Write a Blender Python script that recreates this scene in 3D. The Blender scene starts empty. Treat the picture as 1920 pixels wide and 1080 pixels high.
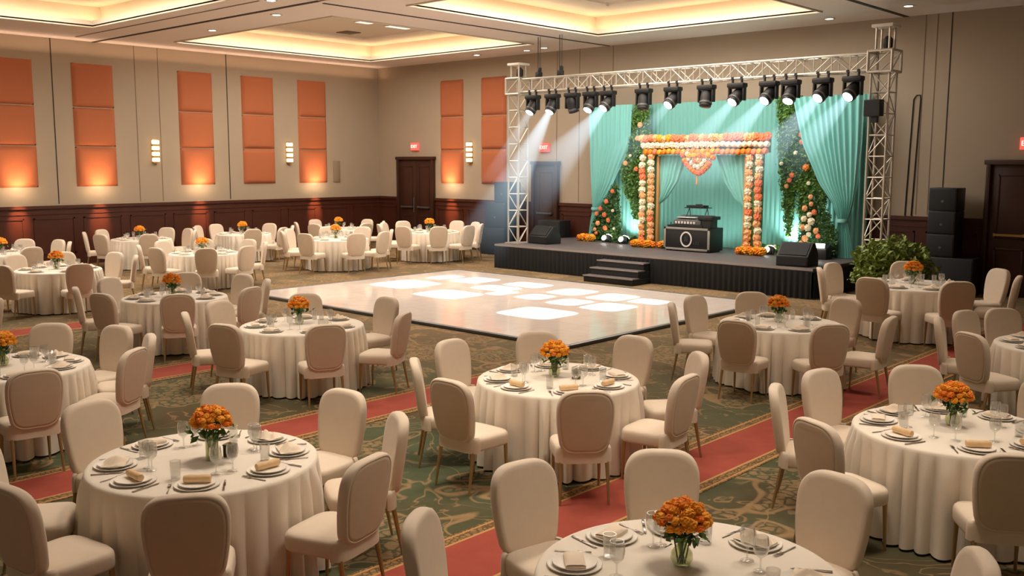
import bpy, bmesh, math, random
from mathutils import Vector, Matrix
random.seed(7)
PI = math.pi
COL = bpy.context.scene.collection
SC = bpy.context.scene

# ------------------------------------------------------------------ camera
FPX, PITCH, YAW, ROLL, CAMH = 1817.39, 0.12832, 0.74164, 0.002446, 2.75
cy, sy, cp, sp = math.cos(YAW), math.sin(YAW), math.cos(PITCH), math.sin(PITCH)
FWD = Vector((-sy*cp, cy*cp, -sp)); RT = Vector((cy, sy, 0)); UP = RT.cross(FWD)
RT2 = math.cos(ROLL)*RT + math.sin(ROLL)*UP; UP2 = -math.sin(ROLL)*RT + math.cos(ROLL)*UP
cam_data = bpy.data.cameras.new('camera'); cam = bpy.data.objects.new('camera', cam_data); COL.objects.link(cam)
cam_data.sensor_width = 36; cam_data.lens = FPX/1920*36; cam_data.clip_end = 200; cam_data.clip_start = .05
m = Matrix((RT2, UP2, -FWD)).transposed().to_4x4(); m.translation = (0, 0, CAMH); cam.matrix_world = m
SC.camera = cam
def in_view(p, margin=90):
    d = Vector(p)-Vector((0, 0, CAMH)); z = d.dot(FWD)
    if z < .3: return False
    x = 960+FPX*d.dot(RT2)/z; y = 540-FPX*d.dot(UP2)/z
    return -margin < x < 1920+margin and -margin < y < 1080+margin

# ------------------------------------------------------------------ materials
def lin(c):
    return tuple((v/255/12.92 if v/255 <= .04045 else ((v/255+.055)/1.055)**2.4) for v in c)
def mat(name, rgb, rough=.6, metal=0, noise=0, nscale=20, bump=0, bscale=60, sheen=0, emit=None, estr=0, spec=.5):
    M = bpy.data.materials.new(name); M.use_nodes = True; nt = M.node_tree; b = nt.nodes['Principled BSDF']
    c = lin(rgb)
    b.inputs['Base Color'].default_value = (*c, 1); b.inputs['Roughness'].default_value = rough
    b.inputs['Metallic'].default_value = metal; b.inputs['Specular IOR Level'].default_value = spec
    if sheen: b.inputs['Sheen Weight'].default_value = sheen
    tc = None
    if noise or bump: tc = nt.nodes.new('ShaderNodeTexCoord')
    if noise:
        n = nt.nodes.new('ShaderNodeTexNoise'); n.inputs['Scale'].default_value = nscale; n.inputs['Detail'].default_value = 3
        nt.links.new(tc.outputs['Object'], n.inputs['Vector'])
        mx = nt.nodes.new('ShaderNodeMix'); mx.data_type = 'RGBA'
        mx.inputs['A'].default_value = (*[v*(1-noise) for v in c], 1); mx.inputs['B'].default_value = (*[min(1, v*(1+noise)) for v in c], 1)
        nt.links.new(n.outputs['Fac'], mx.inputs['Factor']); nt.links.new(mx.outputs['Result'], b.inputs['Base Color'])
    if bump:
        n = nt.nodes.new('ShaderNodeTexNoise'); n.inputs['Scale'].default_value = bscale
        nt.links.new(tc.outputs['Object'], n.inputs['Vector'])
        bp = nt.nodes.new('ShaderNodeBump'); bp.inputs['Strength'].default_value = bump; bp.inputs['Distance'].default_value = .01
        nt.links.new(n.outputs['Fac'], bp.inputs['Height']); nt.links.new(bp.outputs['Normal'], b.inputs['Normal'])
    if emit:
        b.inputs['Emission Color'].default_value = (*lin(emit), 1); b.inputs['Emission Strength'].default_value = estr
    return M
def nodes_of(M):
    nt = M.node_tree
    def N(t, **kw):
        n = nt.nodes.new('ShaderNode'+t)
        for k, v in kw.items(): setattr(n, k, v)
        return n
    def math_(op, a, b=None, c=None):
        n = N('Math', operation=op)
        for i, v in enumerate((a, b, c)):
            if v is None: continue
            if isinstance(v, (int, float)): n.inputs[i].default_value = v
            else: nt.links.new(v, n.inputs[i])
        return n.outputs[0]
    def mix(f, a, b):
        n = N('Mix', data_type='RGBA')
        for k, v in (('Factor', f), ('A', a), ('B', b)):
            if isinstance(v, (int, float)): n.inputs[k].default_value = v
            elif isinstance(v, tuple): n.inputs[k].default_value = (*v, 1)
            else: nt.links.new(v, n.inputs[k])
        return n.outputs['Result']
    return nt, N, math_, mix

MW = mat('wall_paint', (166, 149, 127), .8, noise=.05, nscale=1.2, bump=.05, bscale=300)
MCEIL = mat('ceiling_paint', (234, 220, 210), .85, noise=.03, nscale=.8)
MTRAY = mat('tray_paint', (226, 212, 192), .8)
MSEAM = mat('seam_dark', (52, 40, 30), .8)
MSEAML = mat('seam_faint', (128, 108, 86), .8)
MWOOD = mat('mahogany', (72, 36, 24), .42, noise=.25, nscale=3, spec=.35)
MDOOR = mat('door_wood', (60, 34, 24), .4, noise=.2, nscale=4, spec=.35)
MPANEL = mat('orange_fabric', (172, 98, 60), .85, noise=.06, nscale=40, bump=.15, bscale=400)
MCH = mat('chair_fabric', (226, 208, 186), .8, noise=.04, nscale=15, bump=.08, bscale=300, sheen=.15)
MCHB = mat('chair_fabric_shaded', (214, 192, 166), .8, noise=.05, nscale=15, bump=.08, bscale=300, sheen=.1)  # same fabric toned darker, shade of the chair backs put into the colour
MLEG = mat('champagne_metal', (178, 152, 108), .38, .75)
MCLOTH = mat('table_linen', (240, 229, 212), .85, noise=.03, nscale=8, bump=.05, bscale=500, sheen=.1)
MPLATE = mat('porcelain', (246, 238, 226), .4, spec=.3)
MNAP = mat('napkin_linen', (240, 222, 198), .85, noise=.04)
MROLL = mat('bread_tan', (236, 200, 152), .8, noise=.1, nscale=30)
MSTEEL = mat('cutlery_steel', (170, 160, 150), .22, 1)
MBLACK = mat('black_paint', (22, 22, 23), .55)
MGRILLE = mat('speaker_grille', (17, 17, 18), .7, bump=.6, bscale=180)
MDK = mat('stage_skirt', (19, 19, 21), .8, bump=.1, bscale=80)
MDECK = mat('stage_deck', (92, 84, 84), .55, noise=.1, nscale=6)
MEDGE = mat('deck_edge', (150, 142, 136), .45)
MALU = mat('aluminium', (205, 198, 186), .38, .55)
MALUB = mat('case_edge', (176, 172, 164), .35, .6)
MTEAL = mat('teal_drape', (132, 198, 188), .75, sheen=.15)
MTEALB = mat('teal_backdrop', (122, 184, 172), .8, sheen=.1)
MLEAF = mat('leaf_green', (112, 152, 72), .6, noise=.5, nscale=6)
MLEAF2 = mat('leaf_dark', (82, 120, 58), .6, noise=.5, nscale=6)
MLEAF3 = mat('leaf_shrub', (132, 150, 66), .6, noise=.55, nscale=5)
MOR = mat('marigold_orange', (255, 160, 32), .7, noise=.25, nscale=40)
MOR2 = mat('marigold_deep', (250, 130, 18), .7, noise=.25, nscale=40)
MCORAL = mat('coral_flower', (246, 130, 84), .7, noise=.2, nscale=40)
MPEACH = mat('peach_flower', (248, 176, 120), .7, noise=.2, nscale=40)
MCREAM = mat('cream_flower', (240, 230, 196), .7, noise=.1, nscale=40)
MGOLD = mat('gold_frame', (200, 150, 90), .5, .2)
MSTEM = mat('stem_green', (66, 92, 40), .6)
MWATER = mat('vase_water', (120, 120, 60), .2)
MTIN = mat('olive_tin', (96, 92, 52), .5, .3)
MTIND = mat('olive_dark', (48, 44, 28), .5)
MWHITE = mat('white_metal', (230, 224, 214), .4)
MLENS = mat('lamp_lens', (255, 255, 255), .3, emit=(255, 248, 232), estr=14)
MLENSD = mat('lamp_lens_off', (40, 38, 40), .15)
MUPL = mat('uplight_lens', (255, 255, 255), .3, emit=(255, 250, 240), estr=9)
MSCON = mat('sconce_glass', (255, 236, 205), .3, emit=(255, 214, 158), estr=1.9)
MDOWN = mat('downlight_lens', (255, 250, 240), .3, emit=(255, 246, 230), estr=6)
MCOVE = mat('cove_strip', (255, 230, 180), .5, emit=(255, 226, 184), estr=5.0)
MEXIT = mat('exit_face', (220, 90, 80), .5, emit=(255, 96, 84), estr=.7)
MEXITL = mat('exit_letters', (255, 220, 205), .5, emit=(255, 214, 200), estr=1.2)
MBRASS = mat('brass', (190, 150, 90), .35, .8)
MGREY = mat('mixer_grey', (90, 88, 86), .4, .3)
MKNOB = mat('mixer_knob', (210, 205, 195), .4)

def glass_mat(name, tint, gl=1.0, base=.07):
    M = bpy.data.materials.new(name); M.use_nodes = True; nt, N, ma, mix = nodes_of(M); nt.nodes.remove(nt.nodes['Principled BSDF'])
    out = nt.nodes['Material Output']
    t = N('BsdfTransparent'); t.inputs[0].default_value = (*tint, 1)
    g = N('BsdfGlossy'); g.inputs['Roughness'].default_value = .06; g.inputs[0].default_value = (.95, .95, .95, 1)
    lw = N('LayerWeight'); lw.inputs[0].default_value = .35
    f = ma('ADD', ma('MULTIPLY', ma('POWER', lw.outputs['Facing'], 1.7), gl), base)
    mx = N('MixShader'); nt.links.new(f, mx.inputs[0]); nt.links.new(t.outputs[0], mx.inputs[1]); nt.links.new(g.outputs[0], mx.inputs[2])
    df = N('BsdfDiffuse'); df.inputs[0].default_value = (*[min(1, v) for v in tint], 1); m2 = N('MixShader'); m2.inputs[0].default_value = .07
    nt.links.new(mx.outputs[0], m2.inputs[1]); nt.links.new(df.outputs[0], m2.inputs[2]); nt.links.new(m2.outputs[0], out.inputs[0]); return M
MGLASS = glass_mat('clear_glass', (.95, .95, .94))
MVASE = glass_mat('vase_glass', (.72, .76, .55), .6, .08)

def carpet_mat():
    M = bpy.data.materials.new('patterned_carpet'); M.use_nodes = True; nt, N, ma, mix = nodes_of(M); b = nt.nodes['Principled BSDF']
    tc = N('TexCoord'); P = tc.outputs['Object']
    def noise(s, d=2, dist=0, off=0):
        mp = N('Mapping'); mp.inputs['Location'].default_value = (off, off*.7, 0); nt.links.new(P, mp.inputs[0])
        n = N('TexNoise'); n.inputs['Scale'].default_value = s; n.inputs['Detail'].default_value = d; n.inputs['Distortion'].default_value = dist
        nt.links.new(mp.outputs[0], n.inputs['Vector']); return n.outputs['Fac']
    def vor(s, feat='DISTANCE_TO_EDGE'):
        n = N('TexVoronoi', feature=feat); n.inputs['Scale'].default_value = s; nt.links.new(P, n.inputs['Vector']); return n.outputs['Distance']
    def above(v, t, soft=.02):
        n = N('MapRange'); n.inputs['From Min'].default_value = t-soft; n.inputs['From Max'].default_value = t+soft
        nt.links.new(v, n.inputs['Value']); return n.outputs['Result']
    n1 = noise(.8, 2, .5); n2 = noise(1.5, 2, 1.6, 5.3); n3 = noise(2.6, 2, 2.0, 11.1)
    region = above(n1, .545, .01)
    outline = ma('SUBTRACT', 1.0, above(ma('ABSOLUTE', ma('SUBTRACT', n1, .53)), .008, .004))
    cells = above(vor(10), .10, .04)
    lace = ma('MULTIPLY', region, ma('MULTIPLY', cells, .75))
    vines = ma('MULTIPLY', ma('SUBTRACT', 1.0, above(ma('ABSOLUTE', ma('SUBTRACT', n2, .56)), .010, .006)), .8)
    blobs = ma('MULTIPLY', above(n3, .64, .02), .6)
    tan = ma('MINIMUM', ma('ADD', ma('ADD', lace, outline), ma('MAXIMUM', vines, blobs)), 1.0)
    green = mix(noise(6, 3, 0, 2), lin((68, 76, 54)), lin((90, 95, 70)))
    grn2 = mix(above(noise(.6, 2, .3, 8.8), .56, .14), green, lin((88, 74, 52)))
    tanc = mix(noise(14, 3), lin((140, 113, 82)), lin((170, 138, 100)))
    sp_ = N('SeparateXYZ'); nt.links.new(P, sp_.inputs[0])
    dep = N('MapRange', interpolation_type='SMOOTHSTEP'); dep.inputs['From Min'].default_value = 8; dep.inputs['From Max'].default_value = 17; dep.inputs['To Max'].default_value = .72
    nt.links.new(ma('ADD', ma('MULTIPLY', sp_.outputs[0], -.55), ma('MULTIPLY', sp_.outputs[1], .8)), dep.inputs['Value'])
    grn2 = mix(ma('MULTIPLY', dep.outputs['Result'], ma('ADD', .55, noise(1.1, 3, .8, 3.3))), grn2, lin((124, 102, 76)))  # browner along the view depth, distance haze painted into the carpet
    c = mix(ma('MULTIPLY', tan, .8), grn2, tanc)
    nt.links.new(c, b.inputs['Base Color']); b.inputs['Roughness'].default_value = .95; b.inputs['Specular IOR Level'].default_value = .1
    bn = N('TexNoise'); bn.inputs['Scale'].default_value = 160; nt.links.new(P, bn.inputs['Vector'])
    bp = N('Bump'); bp.inputs['Strength'].default_value = .3; bp.inputs['Distance'].default_value = .01
    nt.links.new(bn.outputs['Fac'], bp.inputs['Height']); nt.links.new(bp.outputs['Normal'], b.inputs['Normal'])
    return M
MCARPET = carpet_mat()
def runner_mat():
    M = bpy.data.materials.new('red_runner_weave'); M.use_nodes = True; nt, N, ma, mix = nodes_of(M); b = nt.nodes['Principled BSDF']
    tc = N('TexCoord'); P = tc.outputs['Object']; sx = N('SeparateXYZ'); nt.links.new(P, sx.inputs[0])
    ax = ma('ABSOLUTE', sx.outputs[0])
    n = N('TexNoise'); n.inputs['Scale'].default_value = 5; n.inputs['Detail'].default_value = 4; nt.links.new(P, n.inputs['Vector'])
    red = mix(n.outputs['Fac'], lin((146, 68, 56)), lin((168, 86, 72)))
    v = N('TexVoronoi', feature='DISTANCE_TO_EDGE'); v.inputs['Scale'].default_value = 24; nt.links.new(P, v.inputs['Vector'])
    pat = ma('GREATER_THAN', v.outputs['Distance'], .12)
    gold = mix(pat, lin((104, 82, 54)), lin((152, 120, 82)))
    line = ma('LESS_THAN', ma('ABSOLUTE', ma('SUBTRACT', ax, .30)), .012)
    gold = mix(ma('LESS_THAN', ma('ABSOLUTE', ma('SUBTRACT', ax, .40)), .010), gold, lin((186, 142, 90)))
    c = mix(ma('GREATER_THAN', ax, .295), red, gold)
    c = mix(line, c, lin((190, 146, 94)))
    nt.links.new(c, b.inputs['Base Color']); b.inputs['Roughness'].default_value = .95; b.inputs['Specular IOR Level'].default_value = .1
    return M
MRUN = runner_mat()
def dance_mat():
    M = bpy.data.materials.new('dance_floor_tiles'); M.use_nodes = True; nt, N, ma, mix = nodes_of(M); b = nt.nodes['Principled BSDF']
    tc = N('TexCoord'); P = tc.outputs['Object']; s = N('SeparateXYZ'); nt.links.new(P, s.inputs[0])
    def ln(v):
        f = ma('FRACT', ma('DIVIDE', ma('ADD', v, 100.0), .61)); return ma('LESS_THAN', ma('ABSOLUTE', ma('SUBTRACT', f, .5)), .007)
    g = ma('MAXIMUM', ln(s.outputs[0]), ln(s.outputs[1]))
    n = N('TexNoise'); n.inputs['Scale'].default_value = 2.5; n.inputs['Detail'].default_value = 5; n.inputs['Distortion'].default_value = 1; nt.links.new(P, n.inputs['Vector'])
    base = mix(n.outputs['Fac'], lin((224, 208, 196)), lin((242, 229, 219)))
    c = mix(ma('MULTIPLY', g, .35), base, lin((168, 146, 130)))
    nt.links.new(c, b.inputs['Base Color']); b.inputs['Roughness'].default_value = .07; b.inputs['Specular IOR Level'].default_value = .9
    return M
MDANCE = dance_mat()

# ------------------------------------------------------------------ mesh builder
class MB:
    def __init__(s): s.v = []; s.f = []; s.mi = []; s.cur = 0
    def add(s, vs, fs, M=None):
        o = len(s.v); s.v += [tuple(M @ Vector(v)) if M else tuple(v) for v in vs]
        s.f += [tuple(i+o for i in f) for f in fs]; s.mi += [s.cur]*len(fs); return s
    def box(s, c, d, M=None):
        x, y, z = d[0]/2, d[1]/2, d[2]/2
        vs = [(c[0]+a*x, c[1]+b*y, c[2]+e*z) for a in (-1, 1) for b in (-1, 1) for e in (-1, 1)]
        return s.add(vs, [(0, 1, 3, 2), (4, 6, 7, 5), (0, 4, 5, 1), (2, 3, 7, 6), (0, 2, 6, 4), (1, 5, 7, 3)], M)
    def b2(s, a, b, M=None):
        return s.box([(a[i]+b[i])/2 for i in range(3)], [abs(b[i]-a[i]) for i in range(3)], M)
    def lathe(s, prof, n=24, M=None, cap=True):
        vs = []; fs = []
        for r, z in prof:
            for k in range(n): vs.append((r*math.cos(2*PI*k/n), r*math.sin(2*PI*k/n), z))
        for i in range(len(prof)-1):
            for k in range(n): fs.append((i*n+k, i*n+(k+1) % n, (i+1)*n+(k+1) % n, (i+1)*n+k))
        if cap:
            if prof[0][0] > 1e-4: fs.append(tuple(range(n-1, -1, -1)))
            if prof[-1][0] > 1e-4: fs.append(tuple((len(prof)-1)*n+k for k in range(n)))
        return s.add(vs, fs, M)
    def bar(s, a, b, r, n=6, r2=None):
        a = Vector(a); b = Vector(b); d = b-a; L = d.length
        M = Matrix.Translation(a) @ d.to_track_quat('Z', 'Y').to_matrix().to_4x4()
        return s.lathe([(r, 0), (r if r2 is None else r2, L)], n, M)
    def path(s, pts, r, n=6):
        for a, b in zip(pts, pts[1:]): s.bar(a, b, r, n)
        return s
    def loops(s, loops, M=None, capa=True, capb=True):
        n = len(loops[0]); vs = [p for l in loops for p in l]; fs = []
        for i in range(len(loops)-1):
            for k in range(n): fs.append((i*n+k, i*n+(k+1) % n, (i+1)*n+(k+1) % n, (i+1)*n+k))
        if capa: fs.append(tuple(range(n-1, -1, -1)))
        if capb: fs.append(tuple((len(loops)-1)*n+k for k in range(n)))
        return s.add(vs, fs, M)
    def grid(s, fn, nu, nv, M=None):
        vs = [fn(i/nu, j/nv) for j in range(nv+1) for i in range(nu+1)]; w = nu+1
        return s.add(vs, [(j*w+i, j*w+i+1, (j+1)*w+i+1, (j+1)*w+i) for j in range(nv) for i in range(nu)], M)
    def mesh(s, name, mats, smooth=True, bevel=0, seg=2, ang=40):
        me = bpy.data.meshes.new(name); me.from_pydata(s.v, [], s.f)
        if not isinstance(mats, (list, tuple)): mats = [mats]
        for M in mats: me.materials.append(M)
        if len(mats) > 1:
            for p, k in zip(me.polygons, s.mi): p.material_index = k
        bm = bmesh.new(); bm.from_mesh(me); bmesh.ops.recalc_face_normals(bm, faces=bm.faces)
        if bevel: bmesh.ops.bevel(bm, geom=[e for e in bm.edges if len(e.link_faces) == 2 and e.calc_face_angle(0) > .6], offset=bevel, segments=seg, affect='EDGES', profile=.5, clamp_overlap=True)
        if smooth:
            for f in bm.faces: f.smooth = True
            for e in bm.edges:
                if len(e.link_faces) == 2 and e.calc_face_angle(0) > math.radians(ang): e.smooth = False
        bm.to_mesh(me); bm.free(); return me

def ob(name, me, parent=None, loc=None, rot=None, M=None):
    o = bpy.data.objects.new(name, me); COL.objects.link(o)
    if parent is not None: o.parent = parent
    if loc is not None: o.location = loc
    if rot is not None: o.rotation_euler = rot
    if M is not None: o.matrix_basis = M
    return o
def tag(o, label, cat, group=None, kind=None):
    if label: o['label'] = label
    if cat: o['category'] = cat
    if group: o['group'] = group
    if kind: o['kind'] = kind
    return o
def thing(name, label, cat, loc=(0, 0, 0), rotz=0, group=None):
    o = bpy.data.objects.new(name, None); COL.objects.link(o); o.location = loc; o.rotation_euler = (0, 0, rotz); o.empty_display_size = .1
    return tag(o, label, cat, group)
def struct(name, me, parent=None):
    o = ob(name, me, parent); o['kind'] = 'structure'; return o
KIDS = {}
def copy_tree(root, loc, rotz, scale=1, label=None, cat=None, group=None):
    r = root.copy(); COL.objects.link(r); r.location = loc; r.rotation_euler = (0, 0, rotz); r.scale = (scale,)*3
    if label: r['label'] = label
    if group: r['group'] = group
    for ch in [c for c in ALLPARTS.get(root.name, [])]:
        c = ch.copy(); COL.objects.link(c); c.parent = r
        for g in ALLPARTS.get(ch.name, []):
            d = g.copy(); COL.objects.link(d); d.parent = c
    return r
ALLPARTS = {}
def reg(root):
    ALLPARTS[root.name] = list(root.children)
    for c in root.children: ALLPARTS[c.name] = list(c.children)

# ------------------------------------------------------------------ room shell
XW, YW, HC = -26.37, 21.92, 5.95
XE, YE = 3.0, -3.0
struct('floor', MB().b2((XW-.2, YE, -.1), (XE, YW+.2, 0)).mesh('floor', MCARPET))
struct('wall_left', MB().b2((XW-.2, YE, 0), (XW, YW+.2, HC+.9)).mesh('wall_left', MW))
# back wall with door openings is a plain wall; the doors stand in shallow frames on it
struct('wall_back', MB().b2((XW, YW, 0), (XE, YW+.2, HC+.9)).mesh('wall_back', MW))

TRAYS = [(-24.6, 13.5, -17.75, 20.15), (-15.35, 13.6, -9.45, 19.95), (-23.4, 3.6, -17.5, 10.72)]
def ceiling():
    xs = sorted({XW-.2, XE} | {t[0] for t in TRAYS} | {t[2] for t in TRAYS}); ys = sorted({YE, YW+.2} | {t[1] for t in TRAYS} | {t[3] for t in TRAYS})
    mb = MB()
    for i in range(len(xs)-1):
        for j in range(len(ys)-1):
            cx, cyy = (xs[i]+xs[i+1])/2, (ys[j]+ys[j+1])/2
            if any(t[0] < cx < t[2] and t[1] < cyy < t[3] for t in TRAYS): continue
            mb.b2((xs[i], ys[j], HC), (xs[i+1], ys[j+1], HC+.03))
    c = struct('ceiling', mb.mesh('ceiling', MCEIL, smooth=False))
    for k, (x0, y0, x1, y1) in enumerate(TRAYS):
        o = .38; top = HC+.52; mb = MB()
        # lip round the opening
        for a, b in (((x0-.04, y0-.04), (x1+.04, y0)), ((x0-.04, y1), (x1+.04, y1+.04)), ((x0-.04, y0), (x0, y1)), ((x1, y0), (x1+.04, y1))):
            mb.b2((*a, HC-.03), (*b, HC+.14))
        # outer upper wall and top
        for a, b in (((x0-o-.04, y0-o-.04), (x1+o+.04, y0-o)), ((x0-o-.04, y1+o), (x1+o+.04, y1+o+.04)), ((x0-o-.04, y0-o), (x0-o, y1+o)), ((x1+o, y0-o), (x1+o+.04, y1+o))):
            mb.b2((*a, HC+.03), (*b, top))
        mb.b2((x0-o, y0-o, top), (x1+o, y1+o, top+.03))
        struct('trim_%d' % (20+k), mb.mesh('ceiling_tray', MTRAY, smooth=False))
        # inner moulding of the tray
        mb = MB(); i = 1.15
        for a, b in (((x0+i, y0+i), (x1-i, y0+i+.09)), ((x0+i, y1-i-.09), (x1-i, y1-i)), ((x0+i, y0+i), (x0+i+.09, y1-i)), ((x1-i-.09, y0+i), (x1-i, y1-i))):
            mb.b2((*a, top-.05), (*b, top))
        struct('trim_%d' % (30+k), mb.mesh('tray_moulding', MCEIL, smooth=False))
        mb = MB(); q = .18; zz = HC+.05
        for a, b in (((x0-q-.05, y0-q-.05), (x1+q+.05, y0-q+.05)), ((x0-q-.05, y1+q-.05), (x1+q+.05, y1+q+.05)), ((x0-q-.05, y0-q), (x0-q+.05, y1+q)), ((x1+q-.05, y0-q), (x1+q+.05, y1+q))):
            mb.b2((*a, zz), (*b, zz+.02))
        s = ob('cove_light_strip', mb.mesh('cove_light_strip', MCOVE, smooth=False))
        tag(s, ['warm cove light strip inside the ceiling tray nearer the corner door', 'warm cove light strip inside the ceiling tray in front of the stage truss', 'warm cove light strip inside the ceiling tray above the orange panelled wall'][k], 'light', None, 'structure')
ceiling()
# dark partition tracks across the ceiling and seams on the walls
tn = [0]
def trim(a, b, M=MSEAM):
    tn[0] += 1; struct('trim_%d' % tn[0], MB().b2(a, b).mesh('trim', M, smooth=False))
trim((XW, 12.02, HC-.012), (-16.3, 12.12, HC)); trim((-16.5, 12.3, HC-.012), (-16.43, YW, HC)); trim((-8.42, 12.0, HC-.012), (-8.32, YW, HC)); trim((-16.3, 12.05, HC-.012), (XE, 12.10, HC), MSEAML)
trim((-25.6, 11.25, HC-.01), (-17.2, 11.29, HC), MSEAML)
for y, M, w in ((10.93, MSEAM, .025), (16.07, MSEAM, .025), (13.2, MSEAML, .018), (13.89, MSEAML, .018)): trim((XW, y-w/2, 1.64), (XW+.008, y+w/2, HC), M)
for x, M, w in ((-7.4, MSEAM, .022), (-7.95, MSEAML, .018), (-7.7, MSEAML, .015), (-18.33, MSEAML, .02), (-16.33, MSEAML, .02), (-17.5, MSEAML, .02)): trim((x-w/2, YW-.008, 1.64), (x+w/2, YW, HC), M)
# wainscot
def wains(name, length, skip, M4):
    mb = MB(); segs = []; a = 0
    for s0, s1 in skip+[(length, length)]:
        if s0 > a: segs.append((a, s0))
        a = s1
    for a, b in segs:
        mb.b2((a, 0, 0), (b, .03, 1.58)); mb.b2((a, 0, 1.52), (b, .075, 1.60)); mb.b2((a, 0, 1.37), (b, .05, 1.41)); mb.b2((a, 0, 0), (b, .05, .2))
        n = max(1, round((b-a)/1.3)); w = (b-a)/n
        for k in range(n):
            p, q = a+k*w+.12, a+(k+1)*w-.12
            for u in ((p, .32, p+.04, 1.28), (q-.04, .32, q, 1.28), (p, .32, q, .36), (p, 1.24, q, 1.28)):
                mb.b2((u[0], .03, u[1]), (u[2], .048, u[3]))
    o = struct(name, mb.mesh(name, MWOOD, smooth=False)); o.matrix_basis = M4
wains('trim_40', YW-YE, [], Matrix.Translation((XW, YW, 0)) @ Matrix.Rotation(-PI/2, 4, 'Z'))
DX = lambda x: x-XW
DOORS = [(-25.3, -23.5, 2.95), (-19.2, -18.2, 2.8), (-6.5, -4.6, 2.84)]
wains('trim_41', DX(XE), [(DX(a)-.02, DX(b)+.02) for a, b, h in DOORS], Matrix.Translation((XE, YW, 0)) @ Matrix.Rotation(PI, 4, 'Z') @ Matrix.Translation((DX(XE), 0, 0)) @ Matrix.Scale(-1, 4, (1, 0, 0)))
for k, (a, b, h) in enumerate(DOORS):
    w = b-a; dual = w > 1.2
    d = bpy.data.objects.new('door_%d' % (k+1), None); COL.objects.link(d); d['kind'] = 'structure'
    mb = MB(); mb.b2((a, YW-.14, 0), (a+.09, YW, h)); mb.b2((b-.09, YW-.14, 0), (b, YW, h)); mb.b2((a-.04, YW-.15, h-.1), (b+.04, YW, h))
    struct('door_frame', mb.mesh('door_frame', MDOOR, bevel=.01), d)
    leaves = [(a+.09, (a+b)/2-.004), ((a+b)/2+.004, b-.09)] if dual else [(a+.09, b-.09)]
    for li, (p, q) in enumerate(leaves):
        mb = MB(); mb.b2((p, YW-.06, .01), (q, YW-.01, h-.1))
        for z0, z1 in ((.2, 1.0), (1.2, h-.3)):
            for u in ((p+.14, z0, p+.18, z1), (q-.18, z0, q-.14, z1), (p+.14, z0, q-.14, z0+.04), (p+.14, z1-.04, q-.14, z1)):
                mb.b2((u[0], YW-.075, u[1]), (u[2], YW-.06, u[3]))
        l = struct('door_leaf', mb.mesh('door_leaf', MDOOR, bevel=.004), d)
        mb = MB(); mb.box(((p+q)/2, YW-.13, 1.28), ((q-p)*.7, .03, .045))
        for s in (-1, 1): mb.box(((p+q)/2+s*(q-p)*.33, YW-.095, 1.28), (.04, .08, .06))
        if li == 0 and dual: mb.bar((q-.06, YW-.1, 1.1), (q-.06, YW-.1, 1.6), .018)
        ph = struct('push_bar', mb.mesh('push_bar', MBRASS if k == 2 else MGREY), d); ph['label'] = 'brass coloured push bar' if k == 2 else 'dull grey push bar'
# wall control plate
o = ob('wall_vent', None or MB().b2((XW, 19.95, 2.1), (XW+.03, 20.22, 2.8)).b2((XW+.03, 19.98, 2.14), (XW+.04, 20.19, 2.5)).mesh('wall_vent', mat('vent_beige', (140, 122, 98), .7), bevel=.005))
tag(o, 'small beige rectangular vent plate low on the wall near the corner', 'vent')

# padded orange wall panels
def pillow(w, h, t=.09):
    mb = MB(); n = 14
    def f(u, v):
        a, b = 2*u-1, 2*v-1
        d = t*min(1, (1-abs(a)**9))**.5*min(1, (1-abs(b)**9))**.5
        return (a*w/2, -max(d, .0), b*h/2)
    mb.grid(f, 20, 20)
    return mb.mesh('wall_panel', MPANEL, ang=80)
colsL = [(9.32, 10.43, 'the panel column cut off by the picture edge'), (11.43, 12.56, 'the lit column before the first sconce'), (14.47, 15.57, 'the lit column after the first sconce'), (16.55, 17.69, 'the unlit column on the long wall'), (18.6, 19.7, 'the lit column next to the wall vent')]
colsB = [(-23.22, -22.18, 'the lit column beside the corner double door'), (-21.38, -20.32, 'the unlit column behind the truss tower')]
ROWS = [(4.21, 5.36, 'top'), (3.17, 4.19, 'middle'), (2.09, 3.15, 'bottom')]
for y0, y1, d in colsL:
    for z0, z1, r in ROWS:
        o = ob('wall_panel', pillow(y1-y0, z1-z0), None, (XW, (y0+y1)/2, (z0+z1)/2), (0, 0, PI/2))
        tag(o, '%s orange padded wall panel of %s' % (r, d), 'wall panel')
for x0, x1, d in colsB:
    for z0, z1, r in ROWS:
        o = ob('wall_panel', pillow(x1-x0, z1-z0), None, ((x0+x1)/2, YW, (z0+z1)/2))
        tag(o, '%s orange padded wall panel of %s' % (r, d), 'wall panel')
# sconces
def sconce(loc, rz, lab):
    t = thing('wall_sconce', lab, 'wall lamp', loc, rz)
    ob('back_plate', MB().box((0, -.012, 0), (.16, .024, .68)).mesh('back_plate', MBRASS, bevel=.005), t)
    for k in range(4):
        z = .25-k*.165
        ob('light_band', MB().box((0, -.075, z), (.20, .1, .112)).mesh('light_band', MSCON, bevel=.02), t)
        ob('band_ring', MB().box((0, -.06, z-.083), (.15, .06, .03)).mesh('band_ring', MBRASS), t)
    ob('finial', MB().lathe([(.001, -.09), (.03, -.06), (.045, 0)], 14).mesh('finial', MBRASS), t, (0, -.06, -.30))
sconce((XW, 13.68, 3.06), PI/2, 'glowing banded wall sconce between the second and third panel columns')
sconce((XW, 18.2, 3.06), PI/2, 'glowing banded wall sconce before the last panel column of the long wall')
sconce((-21.86, YW, 3.08), 0, 'glowing banded wall sconce on the stage wall between two panel columns')
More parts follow.
